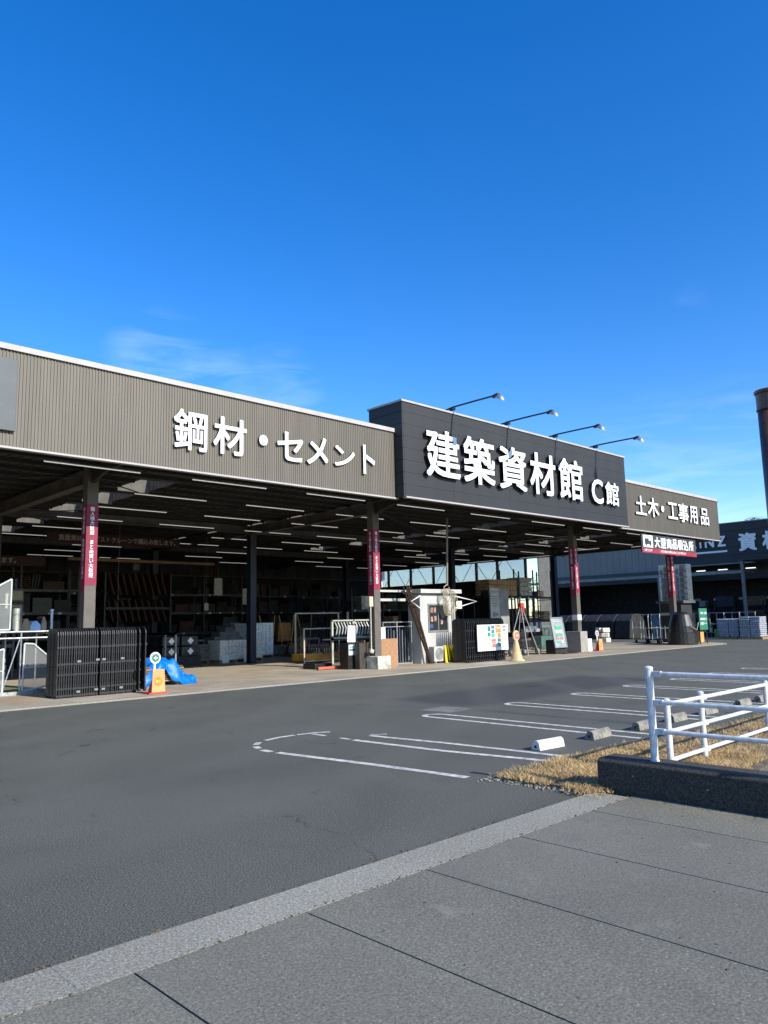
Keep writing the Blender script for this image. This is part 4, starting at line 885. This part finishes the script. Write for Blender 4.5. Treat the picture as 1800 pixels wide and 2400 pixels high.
for dx, dy in ((-.75, .3), (-.1, -.35), (.95, -.2), (.4, .6)):
    g = MB(); g.cyl(ap, (27.9+dx, 20.3+dy, .03), .017, 8); g.build('leg', M_GREYL, t)
g = MB(); g.obox((27.9, 20.3, 2.22), (.24, .2, .2)); g.obox((28.0, 20.28, 2.05), (.1, .1, .24)); g.build('top_cap', M_REDP, t, bevel=.02)
t = thing('wheelbarrow_heap', 'heap of nested black wheelbarrows between ladder and grey poster board', 'wheelbarrows', (28.2, 20.6, .03))
for i in range(6):
    x, y, z = 27.0+.42*(i % 4)+random.uniform(-.05, .05), 20.3+.3*(i//4), .35+.2*(i % 3)
    g = MB(); g.prism([(x-.5, z), (x+.35, z), (x+.6, z+.28), (x-.62, z+.30)], 'Y', y, y+.55); b_ = g.build('tray', M_BLK, t, bevel=.03)
    g = MB(); g.tube([(x-.7, y+.05, z+.35), (x, y+.05, z-.02), (x+.55, y+.05, z-.12)], .018, 6); g.tube([(x-.7, y+.5, z+.35), (x, y+.5, z-.02), (x+.55, y+.5, z-.12)], .018, 6); g.build('handle', M_STEEL, t)
for x in (26.95, 27.9, 28.9):
    g = MB(); pts = [(x+.17*math.cos(a), 20.2, .21+.17*math.sin(a)) for a in [k*math.pi/8 for k in range(17)]]; g.tube(pts, .045, 8); wv = g.build('wheel', M_BLK2, t, smooth=True); g = MB(); g.cyl((x, 20.16, .21), (x, 20.24, .21), .09, 12); g.build('rim', M_GALV, wv)
t = thing('notice_stand', 'leaning grey framed board with green and red notices beside right column', 'notice board', (29.7, 19.6, .03))
Mb = Matrix.Rotation(R(-9), 3, 'X'); c0 = Vector((29.62, 19.55, .98))
g = MB()
for dx, dz, w, h in ((0, .66, .98, .05), (0, -.66, .98, .05), (-.47, 0, .05, 1.3), (.47, 0, .05, 1.3)): g.obox(c0+Mb@Vector((dx, 0, dz)), (w, .04, h), M=Mb)
g.build('frame', M_GALV, t); g = MB(); g.obox(c0+Mb@Vector((0, .012, 0)), (.9, .012, 1.3), M=Mb); g.build('panel', mat('notice_panel', (.30, .34, .33), .6), t)
for dx, dz, w, h, m in ((.02, .22, .5, .13, M_GREENL), (-.14, .04, .2, .12, M_WHT), (.16, .04, .2, .12, M_WHT), (-.14, -.12, .2, .1, M_GREENL), (.16, -.12, .2, .1, M_GREENL), (-.14, -.26, .2, .08, M_PINK), (.16, -.26, .2, .08, M_PINK), (-.14, -.42, .16, .09, M_GREENL), (.16, -.42, .16, .09, M_WHT), (0, .5, .7, .05, M_GREYL)):
    g = MB(); g.obox(c0+Mb@Vector((dx, -.012, dz)), (w, .006, h), M=Mb); g.build('notice', m, t)
g = MB(); g.prism([(29.5, 19.2), (30.5, 19.15), (30.6, 19.6), (29.7, 19.7)], 'Z', .032, .06); g.obox((29.75, 19.8, .35), (.9, .5, .6)); g.build('stand_base', M_BLK2, t)
t = thing('white_switch_box', 'small white box on the ground right of the column plinth', 'box', (32.1, 19.6, .03))
g = MB(); g.box(31.95, 32.3, 19.5, 19.8, .03, .62); g.build('body', M_WHT, t, bevel=.02); g = MB(); g.box(31.97, 32.28, 19.495, 19.499, .3, .32); g.build('seam', M_GREY, t)
t = thing('traffic_cone', 'bright red traffic cone right of the far column', 'traffic cone', (33.6, 21.3, .03))
g = MB(); g.lathe((33.6, 21.3, .03), [(.2, 0), (.2, .03), (.15, .04), (.05, .72), (.03, .75)], 20); g.build('cone_body', M_REDP, t, smooth=True); g = MB(); g.lathe((33.6, 21.3, .8), [(.03, 0), (.035, .4)], 8); g.build('top_tube', M_REDP, t)
ad_sign('cone_sign', 'distant orange plate sign with red base right of the far column', 32.6, 19.4, .95, 'r')
t = thing('mesh_bin', 'teal wire bin behind the red cone', 'wire bin', (34.0, 23.2, .03))
g = MB(); [g.cyl((33.4+.12*i, 23, .03), (33.4+.12*i, 23, 1.2), .012, 5) for i in range(9)]; g.box(33.38, 34.4, 23.0, 23.03, 1.18, 1.23); g.box(33.38, 34.4, 23.1, 23.7, .1, .7); g.build('cage', mat('teal_wire', (.10, .20, .18), .5), t)
g = MB()
for i in range(5):
    g.obox((30.7+.25*i, 22.2, 1.05+.12*(i % 2)), (.18, .3, .16), rz=R(20*i)); 
tag(g.build('hand_tool_pile', M_GALV), 'small pale tools piled between notice board and far column', 'tools')

# ================================================================== INSIDE THE STORE
def pallet(x0, x1, y0, y1, t, z=.03):
    g = MB()
    for x in (x0, (x0+x1)/2-.05, x1-.1): g.box(x, x+.1, y0, y1, z, z+.1)
    for k in range(5): yy = y0+k*(y1-y0-.12)/4; g.box(x0, x1, yy, yy+.12, z+.101, z+.125)
    g.build('pallet', M_TIMB, t)
def block_stack(x0, x1, y0, rows, lb, m=M_BLKST, bw=.42, bh=.14, y1=None, holes=True):
    t = thing('block_stack', lb, 'block stack', ((x0+x1)/2, y0+.5, .03)); pallet(x0, x1, y0, y0+1.0, t)
    g = MB()
    for r_ in range(rows):
        x = x0
        while x < x1-.05:
            g.box(x+.006, min(x+bw, x1)-.006, y0+random.uniform(0, .02), y0+1.0, .16+r_*bh+.004, .16+(r_+1)*bh-.004); x += bw
    g.build('blocks', m, t, bevel=.006, seg=1); return t
S = block_stack(17.9, 18.75, 28.9, 6, 'pale concrete blocks stacked on a pallet, left stack with white tag')
block_stack(18.9, 20.35, 29.2, 6, 'pale concrete blocks stacked on a pallet, wider stack beside silver pack', bw=.36)
block_stack(16.9, 17.8, 29.6, 5, 'dark grey blocks stacked left of the pale ones', mat('dark_blocks', (.12, .13, .13), .8, var=.2))
for x in (18.0, 19.1):
    g = MB(); g.box(x, x+.34, 28.86, 28.88, .04, .34); tag(g.build('price_card', M_WHT), 'white price card standing below the pale block stacks', 'price card', 'white price cards below the block stacks')
for i in range(4):
    g = MB(); g.box(19.2+.5*i, 21.2, 31.5+.3*i, 32.3+.3*i, .03, 1.1+.22*i); tag(g.build('sheet_stack', mat('grey_sheets', (.16, .165, .165), .7, var=.15), bevel=.01), 'grey sheet stack stepped up behind pale blocks beside the silver pack', 'sheet stack', 'stepped grey sheet stacks')
t = thing('wrapped_pack', 'silver wrapped block pack standing bright on the floor', 'wrapped pack', (21.5, 31.2, .03)); pallet(20.75, 22.35, 31.15, 32.2, t)
for i in range(7):
    g = MB(); 
    for r_ in range(10): g.box(20.76+i*.225, 20.76+i*.225+.214, 31.15+random.uniform(0, .02), 32.2, .17+r_*.155, .17+r_*.155+.147)
    g.build('column_of_blocks', M_WRAP, t, bevel=.008, seg=1)
block_stack(22.9, 24.3, 31.2, 3, 'low clear wrapped grey blocks right of the silver pack', mat('wrapped_grey', (.35, .36, .37), .3, var=.3, scale=8))
block_stack(24.4, 25.7, 31.0, 3, 'second low clear wrapped grey blocks beside wheelbarrows', mat('wrapped_grey', (.35, .36, .37), .3))
# wheelbarrows standing on end, orange
for i, (x, y) in enumerate(((23.6, 33.6), (25.0, 33.8), (26.4, 34.0))):
    t = thing('wheelbarrow', ['orange wheelbarrow stood on end, leftmost behind the wrapped blocks', 'orange wheelbarrow stood on end in the middle of three', 'dark wheelbarrow stood on end, rightmost of three'][i], 'wheelbarrow', (x, y, .03))
    g = MB(); g.prism([(x-.5, .7), (x+.5, .7), (x+.4, 1.7), (x-.4, 1.7)], 'Y', y, y+.3); g.build('tray', mat('amber_tray', (.35, .15, .04), .5) if i < 2 else M_BLK, t, bevel=.05)
    g = MB(); [g.tube([(x+s_*.3, y-.05, .1), (x+s_*.34, y-.2, 1.2), (x+s_*.5, y-.1, 2.1)], .025, 8) for s_ in (-1, 1)]; g.tube([(x-.3, y-.2, .9), (x, y-.3, .75), (x+.3, y-.2, .9)], .025, 8); g.build('frame_tube', mat('amber_tube', (.5, .3, .1), .4), t)
    g = MB(); pts = [(x+.2*math.cos(a), y-.2, .24+.2*math.sin(a)) for a in [k*math.pi/8 for k in range(17)]]; g.tube(pts, .05, 8); g.build('wheel', M_BLK2, t, smooth=True)
# shovel rack
t = thing('tool_rack', 'beige tube rack holding dark shovels with yellow tray below', 'rack', (20.7, 25.3, .03))
g = MB()
for x, y in ((19.5, 25.1), (21.9, 25.1), (19.9, 26.2), (22.3, 26.2)): g.box(x, x+.06, y, y+.06, .03, 2.1 if x != 19.5 else 1.45)
for x0, x1, y, z in ((19.5, 21.96, 25.1, 1.40), (19.9, 22.36, 26.2, 2.05), (19.5, 21.96, 25.1, .08), (19.9, 22.36, 26.2, .12)): g.box(x0, x1, y+.01, y+.05, z, z+.05)
g.build('frame', M_BEIGE, t)
for i in range(16):
    x = 19.75+i*.14; g = MB(); g.cyl((x, 25.4, .15), (x+.05, 25.7, 1.5), .017, 6); g.prism([(x-.07, .15), (x+.07, .15), (x+.06, .42), (x-.06, .42)], 'Y', 25.36, 25.39); g.build('shovel', M_NAVY if i % 3 else M_STEEL, t)
g = MB(); g.box(19.65, 21.8, 25.15, 26.1, .10, .38); g.build('tray', mat('ochre_tray', (.45, .24, .03), .6), t)
t = thing('hand_tool_stand', 'beige steel stand with rows of hanging hand tools by the middle column', 'stand', (21.2, 23.9, .03))
g = MB(); [g.box(x, x+.08, 23.6, 23.68, .03, 1.75) for x in (19.75, 20.9, 22.2)]; g.box(19.75, 22.28, 23.6, 23.67, .95, 1.08); g.box(19.75, 22.28, 23.6, 24.2, .96, 1.0); g.box(19.75, 22.28, 23.6, 23.66, 1.7, 1.76); g.build('frame', mat('pale_green_grey', (.42, .44, .38), .6), t)
for i in range(15):
    x = 19.9+i*.155; g = MB(); g.tube([(x, 23.58, 1.66), (x+.05, 23.5, 1.45), (x, 23.52, 1.15)], .03, 6); g.build('hanging_tool', M_GALV if i % 2 else M_GREYL, t)
# long product stack and green shelving behind
def shelf_rack(x0, x1, y, zs, lb, mats, bay=1.0, h=3.4, fill=.9, name='pallet_rack', depth=1.1):
    t = thing(name, lb, 'rack', ((x0+x1)/2, y+.5, .03))
    for x in (x0, (x0+x1)/2, x1):
        g = MB()
        for yy in (y, y+depth-.06): g.box(x-.04, x+.04, yy, yy+.06, .03, h)
        for zz in (.5, h*.6): g.box(x-.01, x+.01, y+.06, y+depth-.06, zz, zz+.05)
        g.build('upright', M_NAVY, t)
    g = MB()
    for z in zs: g.box(x0+.04, x1-.04, y-.005, y+.055, z-.12, z); g.box(x0+.04, x1-.04, y+.06, y+depth-.06, z-.03, z-.004)
    g.build('shelf_beam', M_STEEL, t)
    if depth < 1.5:
        for z in zs:
            for q in range(int((x1-x0)/.8)):
                if random.random() < .45: g = MB(); xx = x0+.3+q*.8+random.uniform(-.2, .2); g.box(xx, xx+random.uniform(.07, .16), y-.012, y-.008, z-.11, z-.02); g.build('shelf_label', M_GREYL, t)
    for z in [.05]+list(zs):
        x = x0+.08
        while x < x1-.4:
            w = random.uniform(.35, bay); hh = random.uniform(.25, .85)
            if random.random() < fill and x+w < x1-.05:
                g = MB(); m = random.choice(mats); kind = random.random()
                if kind < .4:
                    k = 0
                    while k*.09 < hh: g.box(x, x+w-.06, y+.08+random.uniform(0, .05), y+depth-.1, z+.002+k*.09, z+k*.09+.082); k += 1
                elif kind < .7:
                    for q in range(int(w/.08)): 
                        for r_ in range(int(hh/.1)): g.cyl((x+.04+q*.08, y+.07, z+.05+r_*.09), (x+.04+q*.08, y+depth-.1, z+.05+r_*.09), .036, 6)
                else:
                    for q in range(int(w/.12)): g.obox((x+.05+q*.12, y+.4, z+hh*.5+.01), (.07, .5, hh), ry=R(6))
                if g.v: g.build('goods', m, t)
            x += w+.05
    return t
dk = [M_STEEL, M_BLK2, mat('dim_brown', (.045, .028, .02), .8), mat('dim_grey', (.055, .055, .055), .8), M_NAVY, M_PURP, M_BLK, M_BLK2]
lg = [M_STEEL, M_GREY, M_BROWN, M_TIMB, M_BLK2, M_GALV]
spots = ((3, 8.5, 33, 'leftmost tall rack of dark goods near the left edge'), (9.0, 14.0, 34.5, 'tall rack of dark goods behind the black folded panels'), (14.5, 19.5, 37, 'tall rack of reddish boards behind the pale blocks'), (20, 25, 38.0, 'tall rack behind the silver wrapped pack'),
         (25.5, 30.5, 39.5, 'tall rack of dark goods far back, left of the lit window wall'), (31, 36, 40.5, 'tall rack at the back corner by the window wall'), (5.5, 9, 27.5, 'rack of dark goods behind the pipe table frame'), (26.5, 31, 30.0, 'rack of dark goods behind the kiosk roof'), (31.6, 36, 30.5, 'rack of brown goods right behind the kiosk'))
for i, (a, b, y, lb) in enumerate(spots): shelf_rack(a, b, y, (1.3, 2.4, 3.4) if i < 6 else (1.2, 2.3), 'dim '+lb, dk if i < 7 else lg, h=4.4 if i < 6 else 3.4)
shelf_rack(36.6, 40.4, 27.0, (1.5, 2.9), 'rack of brown timber stacks at the right end of the store', [M_BROWN, M_BROWN, M_TIMB, M_PURP], h=4.5, bay=1.6, fill=1)
t = thing('tan_carton_stack', 'tan cartons topping the rack behind the white display panels', 'cartons', (35.4, 26.4, 2.9))
shelf_rack(32.4, 36.4, 25.6, (2.85,), 'rack crowned by tan cartons behind pale tall panels', [M_BLK2, M_BROWN], h=2.86, bay=1.2)
for i in range(4):
    for k in range(3): g = MB(); g.box(32.5+i*.62, 33.1+i*.62, 25.65, 26.6, 2.88+k*.3, 3.16+k*.3); g.build('carton', M_TIMB, t, bevel=.01)
t = thing('wrapped_cartons', 'film wrapped pale cartons beside the tan ones on the rack', 'cartons', (35.8, 26.1, 2.9))
for k in range(4): g = MB(); g.obox((35.85, 26.1, 3.02+k*.26), (1.15, .9, .24), rz=R(random.uniform(-4, 4))); g.build('carton', mat('wrapped_pale', (.34, .34, .31), .4, var=.3, scale=7), t, bevel=.02)
# tall display panels
t = thing('display_stand', 'tall pale display panel with printed lines and pictures', 'display panel', (31.0, 24.0, .9))
g = MB(); g.box(30.45, 31.15, 23.98, 24.03, 1.05, 3.2); g.box(30.5, 30.56, 24.0, 24.05, .03, 1.05); g.box(31.04, 31.1, 24.0, 24.05, .03, 1.05); g.build('panel', mat('display_pale', (.44, .46, .42), .6), t)
g = MB(); [g.box(30.55, 31.05, 23.972, 23.978, 2.75-.12*i, 2.79-.12*i) for i in range(5)]; g.box(30.6, 30.8, 23.972, 23.978, 1.75, 2.0); g.box(30.85, 31.02, 23.972, 23.978, 1.8, 1.95); g.build('print', M_GREY, t)
g = MB(); text_line(g, '生コンクリート', Vector((0, 23.97, 0)), XV, ZV, 30.52, 2.95, .088); g.build('writing', M_STEEL, t)
g = MB(); g.box(31.3, 32.1, 24.1, 24.2, .03, 3.15); tag(g.build('grey_board', mat('mid_grey_board', (.24, .245, .24), .7), bevel=.01), 'plain tall grey board right of the printed display panel', 'board')
g = MB(); g.box(38.6, 39.6, 22.9, 22.96, .03, 3.0); g.box(38.0, 38.6, 24.9, 24.96, .03, 3.4)
# hanging banners inside
def hang_banner(x0, x1, y, z0, z1, txt, lb, em):
    t = thing('hanging_banner', lb, 'banner', ((x0+x1)/2, y, z0)); g = MB(); g.box(x0, x1, y, y+.02, z0, z1); g.box(x0, x1, y-.004, y-.001, z0, z0+.03); g.build('cloth', mat('wine_banner', (.022, .004, .005), .8), t)
    g = MB(); text_line(g, txt, Vector((0, y-.006, 0)), XV, ZV, x0+.45, z0+.09, em); g.build('writing', mat('cream_writing', (.22, .20, .17), .7), t)
    g = MB(); g.cyl((x0+.1, y, z1), (x0+.1, y, 5.9), .01, 4); g.cyl((x1-.1, y, z1), (x1-.1, y, 5.9), .01, 4); g.build('cord', M_STEEL, t)
hang_banner(10.9, 16.6, 30.1, 5.02, 5.42, '重量資材　ホイストクレーンで積込み致します。', 'dim dark red banner with small white writing hanging across the left interior', .235)
hang_banner(5.2, 11.2, 31.0, 4.12, 4.5, '鋼材　ホイストクレーンで積込み致します。', 'lower dark banner with faint writing hanging at the left edge', .23)
t = thing('crane_beam', 'thin yellow crane rail beam under the left roof', 'crane rail', (13, 32, 4.4)); g = MB(); g.box(12.5, 19.5, 32, 32.1, 4.5, 4.62); g.build('beam', mat('dull_yellow', (.16, .09, .02), .6), t); g = MB(); g.obox((15.5, 32.05, 4.3), (.3, .2, .3)); g.cyl((15.5, 32.05, 4.2), (15.5, 32.05, 3.4), .012, 5); g.build('hoist', M_STEEL, t)
t = thing('aisle_sign', 'black board with two rows of pale writing inside left bay', 'sign', (7.6, 27, 2.2))
for z in (2.60, 2.12):
    g = MB(); g.box(6.9, 9.1, 26.98, 27.0, z, z+.42); b_ = g.build('board', M_BLK, t)
    g = MB(); text_line(g, '異形棒鋼', Vector((0, 26.972, 0)), XV, ZV, 7.0, z+.08, .24); g.prism([(8.05, z+.2), (8.25, z+.08), (8.25, z+.32)], 'Y', 26.968, 26.975); g.build('writing', M_GREYL, b_); g = MB(); g.box(8.5, 9.05, 26.968, 26.975, z+.06, z+.36); g.build('picture', mat('olive_picture', (.22, .21, .12), .7), b_)
for x, z, y, w, h, lb in ((18.45, 3.0, 30.3, .42, .78, 'pale price sheet hanging high beside navy inner column'), (20.3, 2.6, 30.8, .5, .75, 'cream price sheet hanging lower right of navy inner column'), (12.3, 1.25, 27.0, .22, .42, 'small white tag sheet on the steel stand behind blue sheet'), (17.3, 2.3, 29.2, .2, .3, 'small white notice on the navy inner column')):
    t = thing('price_sheet', lb, 'price sheet', (x, y, z)); g = MB(); g.box(x, x+w, y, y+.01, z, z+h); g.build('sheet', mat('cream_sheet', (.26, .25, .21), .7, var=.1), t); g = MB(); g.cyl((x+w/2, y+.005, z+h), (x+w/2, y+.005, 5.5), .005, 4); [g.box(x+.05, x+w-.05, y-.003, y-.001, z+.1+k*.1, z+.125+k*.1) for k in range(3)]; g.build('cord_and_print', M_GREY, t)
for i, x in enumerate((10.6, 12.9)):
    t = thing('steel_bench_stand', ['grey steel leg stand just right of the loose black panels', 'second grey steel leg stand right of the first'][i], 'stand', (x, 26, .03)); g = MB()
    for dx in (0, 1.3):
        for dy in (0, .8): g = MB(); g.box(x+dx, x+dx+.06, 26+dy, 26.06+dy, .03, 1.35); g.build('leg', M_GREY, t); g = MB(); g.box(x, x+1.36, 26, 26.86, 1.35, 1.42); g.box(x, x+1.36, 26.0, 26.86, .25, .3); g.build('shelf', M_STEEL, t)
t = thing('pipe_bundle', 'four dark square pipe ends with white caps stacked on floor', 'pipe bundle', (15.6, 28.4, .03))
for i in range(4):
    x, z = 14.9+.85*(i % 2), .45+.42*(i//2); g = MB(); g.box(x, x+.75, 28.3, 30.2, z, z+.38); p_ = g.build('pipe', M_STEEL, t, bevel=.02); g = MB(); g.obox((x+.38, 28.28, z+.19), (.2, .02, .2), ry=R(45)); g.build('end_cap', M_WHT, p_)
g = MB(); g.box(14.7, 16.7, 28.4, 30, .03, .44); g.build('support', M_BLK2, t)
# leaning red boards on back racks, angled
t = thing('red_board_stack', 'dark red boards standing slanted behind the navy inner column', 'boards', (17.5, 35.5, .03))
for lv in (1.9, 3.2):
    for i in range(9): g = MB(); g.obox((15.9+i*.34, 35.6, lv+.55), (.08, .5, 1.1), ry=R(-16)); g.build('board', M_PURP, t)
g = MB(); g.box(15.6, 19.0, 35.3, 36, 1.2, 1.32); g.box(15.6, 19.0, 35.3, 36, 2.5, 2.62); [g.box(x, x+.08, 35.3, 36, .03, 4.3) for x in (15.55, 18.95)]; g.build('frame', M_STEEL, t)
# stone sacks etc. row on floor deep inside
for i in range(6):
    x = 26.2+i*1.5; t = thing('crate_pile', 'low pile of dark mixed goods on the floor behind the black wheelbarrows', 'goods pile', (x, 24.8, .03), 'low piles of mixed goods behind the wheelbarrows')
    for k in range(3): g = MB(); g.obox((x+random.uniform(-.1, .1), 24.8, .2+.27*k), (1.0, .8, .25), rz=R(random.uniform(-8, 8))); g.build('crate', random.choice([M_STEEL, M_BROWN, M_GREY, M_BLK]), t, bevel=.015)

# ================================================================== RIGHT YARD
t = thing('black_barrier_row', 'row of black tank shaped covers below the far canopy', 'covers', (50.5, 28.2, 0))
for i in range(5):
    y = 26.6+i*1.3; g = MB(); g.prism([(49.0, .05), (51.4, .05), (51.2, 1.3), (50.6, 1.75), (49.8, 1.75), (49.2, 1.3)], 'Y', y, y+1.2); g.build('cover', M_BLK2, t, bevel=.05)
def cart(name, lb, x, y, w=.0, grp=None, parcel=M_DENIM):
    t = thing(name, lb, 'cart', (x, y, 0), grp)
    g = MB()
    for yy in (y, y+.5, y+1.0): g.tube([(x, yy, .25), (x, yy, 1.5), (x+.05, yy, 1.7)], .022, 6); g.tube([(x+1.6, yy, .25), (x+1.6, yy, 1.0)], .02, 6)
    for z in (.32, .9, 1.68): g.cyl((x+.02, y, z), (x+.02, y+1.0, z), .022, 6)
    g.cyl((x, y, .9), (x+1.6, y, .9), .02, 6); g.cyl((x, y+1.0, .9), (x+1.6, y+1.0, .9), .02, 6); g.build('frame', M_GALV, t)
    g = MB(); g.box(x, x+1.6, y, y+1.0, .24, .30); g.build('deck', M_STEEL, t)
    for dx, dy in ((.15, .1), (.15, .9), (1.45, .1), (1.45, .9)): g = MB(); g.cyl((x+dx, y+dy-.03, .11), (x+dx, y+dy+.03, .11), .11, 12); g.build('wheel', M_BLK2, t)
    return t
cart('hand_cart', 'galvanised hand cart left of the far right column', 41.0, 20.4)
cart('hand_cart', 'second galvanised hand cart nested behind the first', 42.0, 21.6)
for i in range(5):
    cart('shopping_trolley', ['first tall trolley right of the green sign', 'second tall trolley right of the green sign', 'third tall trolley behind the pale bags', 'fourth tall trolley behind the pale bags', 'last tall trolley by the pale bags'][i], 54.0+.3*i, 24.3-.95*i)
g = MB(); g.box(54, 54.5, 22.3, 22.9, 0, .55); tag(g.build('green_crate', mat('lime_crate', (.12, .50, .10), .5), bevel=.02), 'lime green crate on the ground between the tall trolleys', 'crate')
t = thing('counter_cabinet', 'grey counter cabinet with trim behind the far right column', 'cabinet', (43.6, 21, 0))
g = MB(); g.box(43.6, 45.0, 20.3, 21.6, 0, 2.3); g.build('body', mat('cabinet_dark', (.03, .032, .032), .6), t, bevel=.02); g = MB(); g.box(43.5, 45.1, 20.1, 21.8, 2.3, 2.45); g.build('top', mat('cabinet_top', (.10, .10, .095), .6), t); g = MB(); g.box(43.58, 43.598, 20.4, 21.6, 1.6, 1.75); g.build('trim', M_KIO, t)
for i, (x, y, z) in enumerate(((44.2, 21.3, 2.46), (44.6, 20.5, 2.46))):
    t = thing('film_wrapped_stack', ['film wrapped tall stack left of the far right column', 'film wrapped tall stack right of the far right column'][i], 'wrapped stack', (x, y, z))
    g = MB(); 
    for k in range(6): g.obox((x, y, z+.2+k*.34), (.42, .30, .24), rz=R(random.uniform(-14, 14)))
    g.build('stack', mat('blue_grey_goods', (.04, .055, .07), .5, var=.4, scale=6), t, bevel=.03); g = MB(); g.box(x-.33, x+.33, y-.36, y+.36, z, z+2.15); g.build('film', M_FILM, t)
t = thing('black_container', 'big black round plastic container below the far right column', 'container', (40.7, 18.7, 0))
g = MB(); g.lathe((40.5, 18.9, .03), [(.75, 0), (.78, .05), (.78, .62), (.70, .66), (.68, 1.0), (.5, 1.6), (.3, 1.75)], 24); g.build('body', M_BLK, t, smooth=False); g = MB(); g.tube([(40.1, 18.2, 1.0), (40.5, 18.1, .8), (40.9, 18.15, 1.2)], .02, 6); g.build('strap', M_ROPE, t)
t = thing('green_sign_board', 'green board sign with white writing on legs by the black container', 'sign', (42.0, 18.4, 0))
g = MB(); g.box(41.35, 42.35, 18.28, 18.33, .78, 1.95); g.build('board', M_GREEN, t, bevel=.01)
g = MB(); text_line(g, 'ご利用・返却', Vector((0, 18.272, 0)), XV, ZV, 41.42, 1.62, .14, pitch=.145); text_line(g, '台車置場です', Vector((0, 18.272, 0)), XV, ZV, 41.42, 1.30, .14, pitch=.145); text_line(g, '大型カート', Vector((0, 18.272, 0)), XV, ZV, 41.42, 1.05, .16); g.build('writing', M_SIGNW, t)
g = MB(); g.box(41.4, 41.44, 18.34, 18.38, 0, 1.9); g.box(42.26, 42.3, 18.34, 18.38, 0, 1.9); g.build('leg', M_STEEL, t)
g = MB(); g.box(41.75, 42.25, 18.5, 18.9, .1, .72); tag(g.build('orange_carton', M_ORG, bevel=.02), 'orange carton behind the green sign legs', 'carton')
def bag_stack(x, y, nx_, lb, hh=9):
    t = thing('bag_stack', lb, 'bag stack', (x, y, 0), 'pallets of pale bags'); g = MB(); g.box(x-.1, x+1.2, y-.1, y+1.3, 0, .14); g.build('pallet', M_TIMB, t)
    for k in range(hh):
        for j in range(2): g = MB(); g.obox((x+.55+random.uniform(-.03, .03), y+.32+.64*j, .21+k*.125), (1.15, .62, .12), rz=R(random.uniform(-2, 2))); g.build('bag', M_BAG, t, bevel=.04)
bag_stack(49.9, 19.6, 2, 'stack of pale bags on a pallet, leftmost at right edge', 9); bag_stack(49.7, 18.2, 2, 'taller stack of pale bags cut by the right edge', 10); bag_stack(51.6, 20.4, 2, 'stack of pale bags behind the front row', 9)
t = thing('stone_crates', 'white block pieces piled left of the hand cart', 'blocks', (42.0, 24.0, 0))
for i in range(6): g = MB(); g.obox((42.3, 24.6+.3*(i % 2), .2+.3*(i//2)), (.5, .45, .26), rz=R(12*i)); g.build('block', M_BLKST, t, bevel=.03)
for i in range(7):
    y = 15.5+i*2.2; shelf_rack(61.5, 63.0, y, (1.2, 2.2), 'dim goods rack under the far store canopy', [M_STEEL, M_DENIM, M_GREY, M_BLK, M_NAVY, M_BROWN], h=2.6, bay=.7, depth=1.6)['group'] = 'goods racks under the far canopy'
g = MB(); g.box(57.6, 58.8, 27.6, 29.4, 1.55, 1.7); g.box(57.7, 58.7, 27.7, 29.3, .0, 1.549); tag(g.build('display_counter', mat('counter_blue', (.16, .22, .26), .5), bevel=.02), 'pale blue topped counter under the far canopy', 'counter')

# small mixed goods standing on the floor between the racks and the sunlit strip
kinds = (('bucket_stack', 'pale bucket stack', M_GREYL), ('cable_drum', 'dark cable drum', M_BROWN), ('folded_trestle', 'grey folded trestle', M_GREY), ('carton', 'brown carton', M_TIMB), ('tool_case', 'dark tool case', M_NAVY))
places = ('by the left edge racks', 'behind the blue sheet', 'near the dark square pipes', 'beside the pale block stacks', 'behind the silver pack', 'near the orange barrows', 'behind the shovel rack', 'behind the middle column', 'beyond the plywood boards', 'behind the booth', 'beyond the black poster panels', 'near the tall grey board', 'at the right rack end')
for i, x in enumerate((6.5, 12.0, 14.0, 17.2, 22.8, 26.0, 23.6, 21.5, 24.2, 27.5, 31.2, 34.5, 38.0)):
    for j in range(3):
        nm, lb, m = kinds[(i+j*2) % 5]; y = (29.5 if i < 7 else 26.5)+j*.9+random.uniform(-.3, .3); xx = x+random.uniform(-.8, .8)+j*.5
        t = thing(nm, '%s %s, %s of the three pieces there' % (lb, places[i], ('front', 'middle', 'rear')[j]), nm.replace('_', ' '), (xx, y, .03))
        if nm == 'bucket_stack':
            g = MB(); [g.lathe((xx, y, .03+k*.12), [(.13, 0), (.16, .26), (.17, .27), (.15, .28)], 14) for k in range(random.randint(2, 6))]; g.build('buckets', m, t); g = MB(); g.tube([(xx-.17, y, .3), (xx, y-.19, .2), (xx+.17, y, .3)], .006, 5); g.build('handle', M_STEEL, t)
        elif nm == 'cable_drum':
            for dy in (0, .36): g = MB(); g.cyl((xx, y+dy, .36), (xx, y+dy+.03, .36), .33, 20); g.build('flange', m, t)
            g = MB(); g.cyl((xx, y+.03, .36), (xx, y+.36, .36), .2, 16); g.build('cable', M_BLK, t)
        elif nm == 'folded_trestle':
            for dx in (0, .5): g = MB(); g.obox((xx+dx, y, .5), (.05, .05, .98), rx=R(9)); g.build('leg', m, t)
            g = MB(); g.box(xx-.1, xx+.6, y+.04, y+.12, .95, 1.02); g.build('bar', m, t)
        elif nm == 'carton':
            g = MB(); [g.obox((xx+random.uniform(-.03, .03), y, .2+.3*k), (.5, .4, .29), rz=R(random.uniform(-6, 6))) for k in range(random.randint(1, 3))]; g.build('box', m, t, bevel=.008); g = MB(); g.box(xx-.03, xx+.03, y-.235, y-.225, .08, .3); g.build('tape', M_GREYL, t)
        else:
            g = MB(); g.box(xx-.3, xx+.3, y-.12, y+.12, .03, .45); g.build('shell', m, t, bevel=.03); g = MB(); g.tube([(xx-.1, y, .45), (xx-.08, y, .52), (xx+.08, y, .52), (xx+.1, y, .45)], .014, 6); g.build('handle', M_GALV, t)
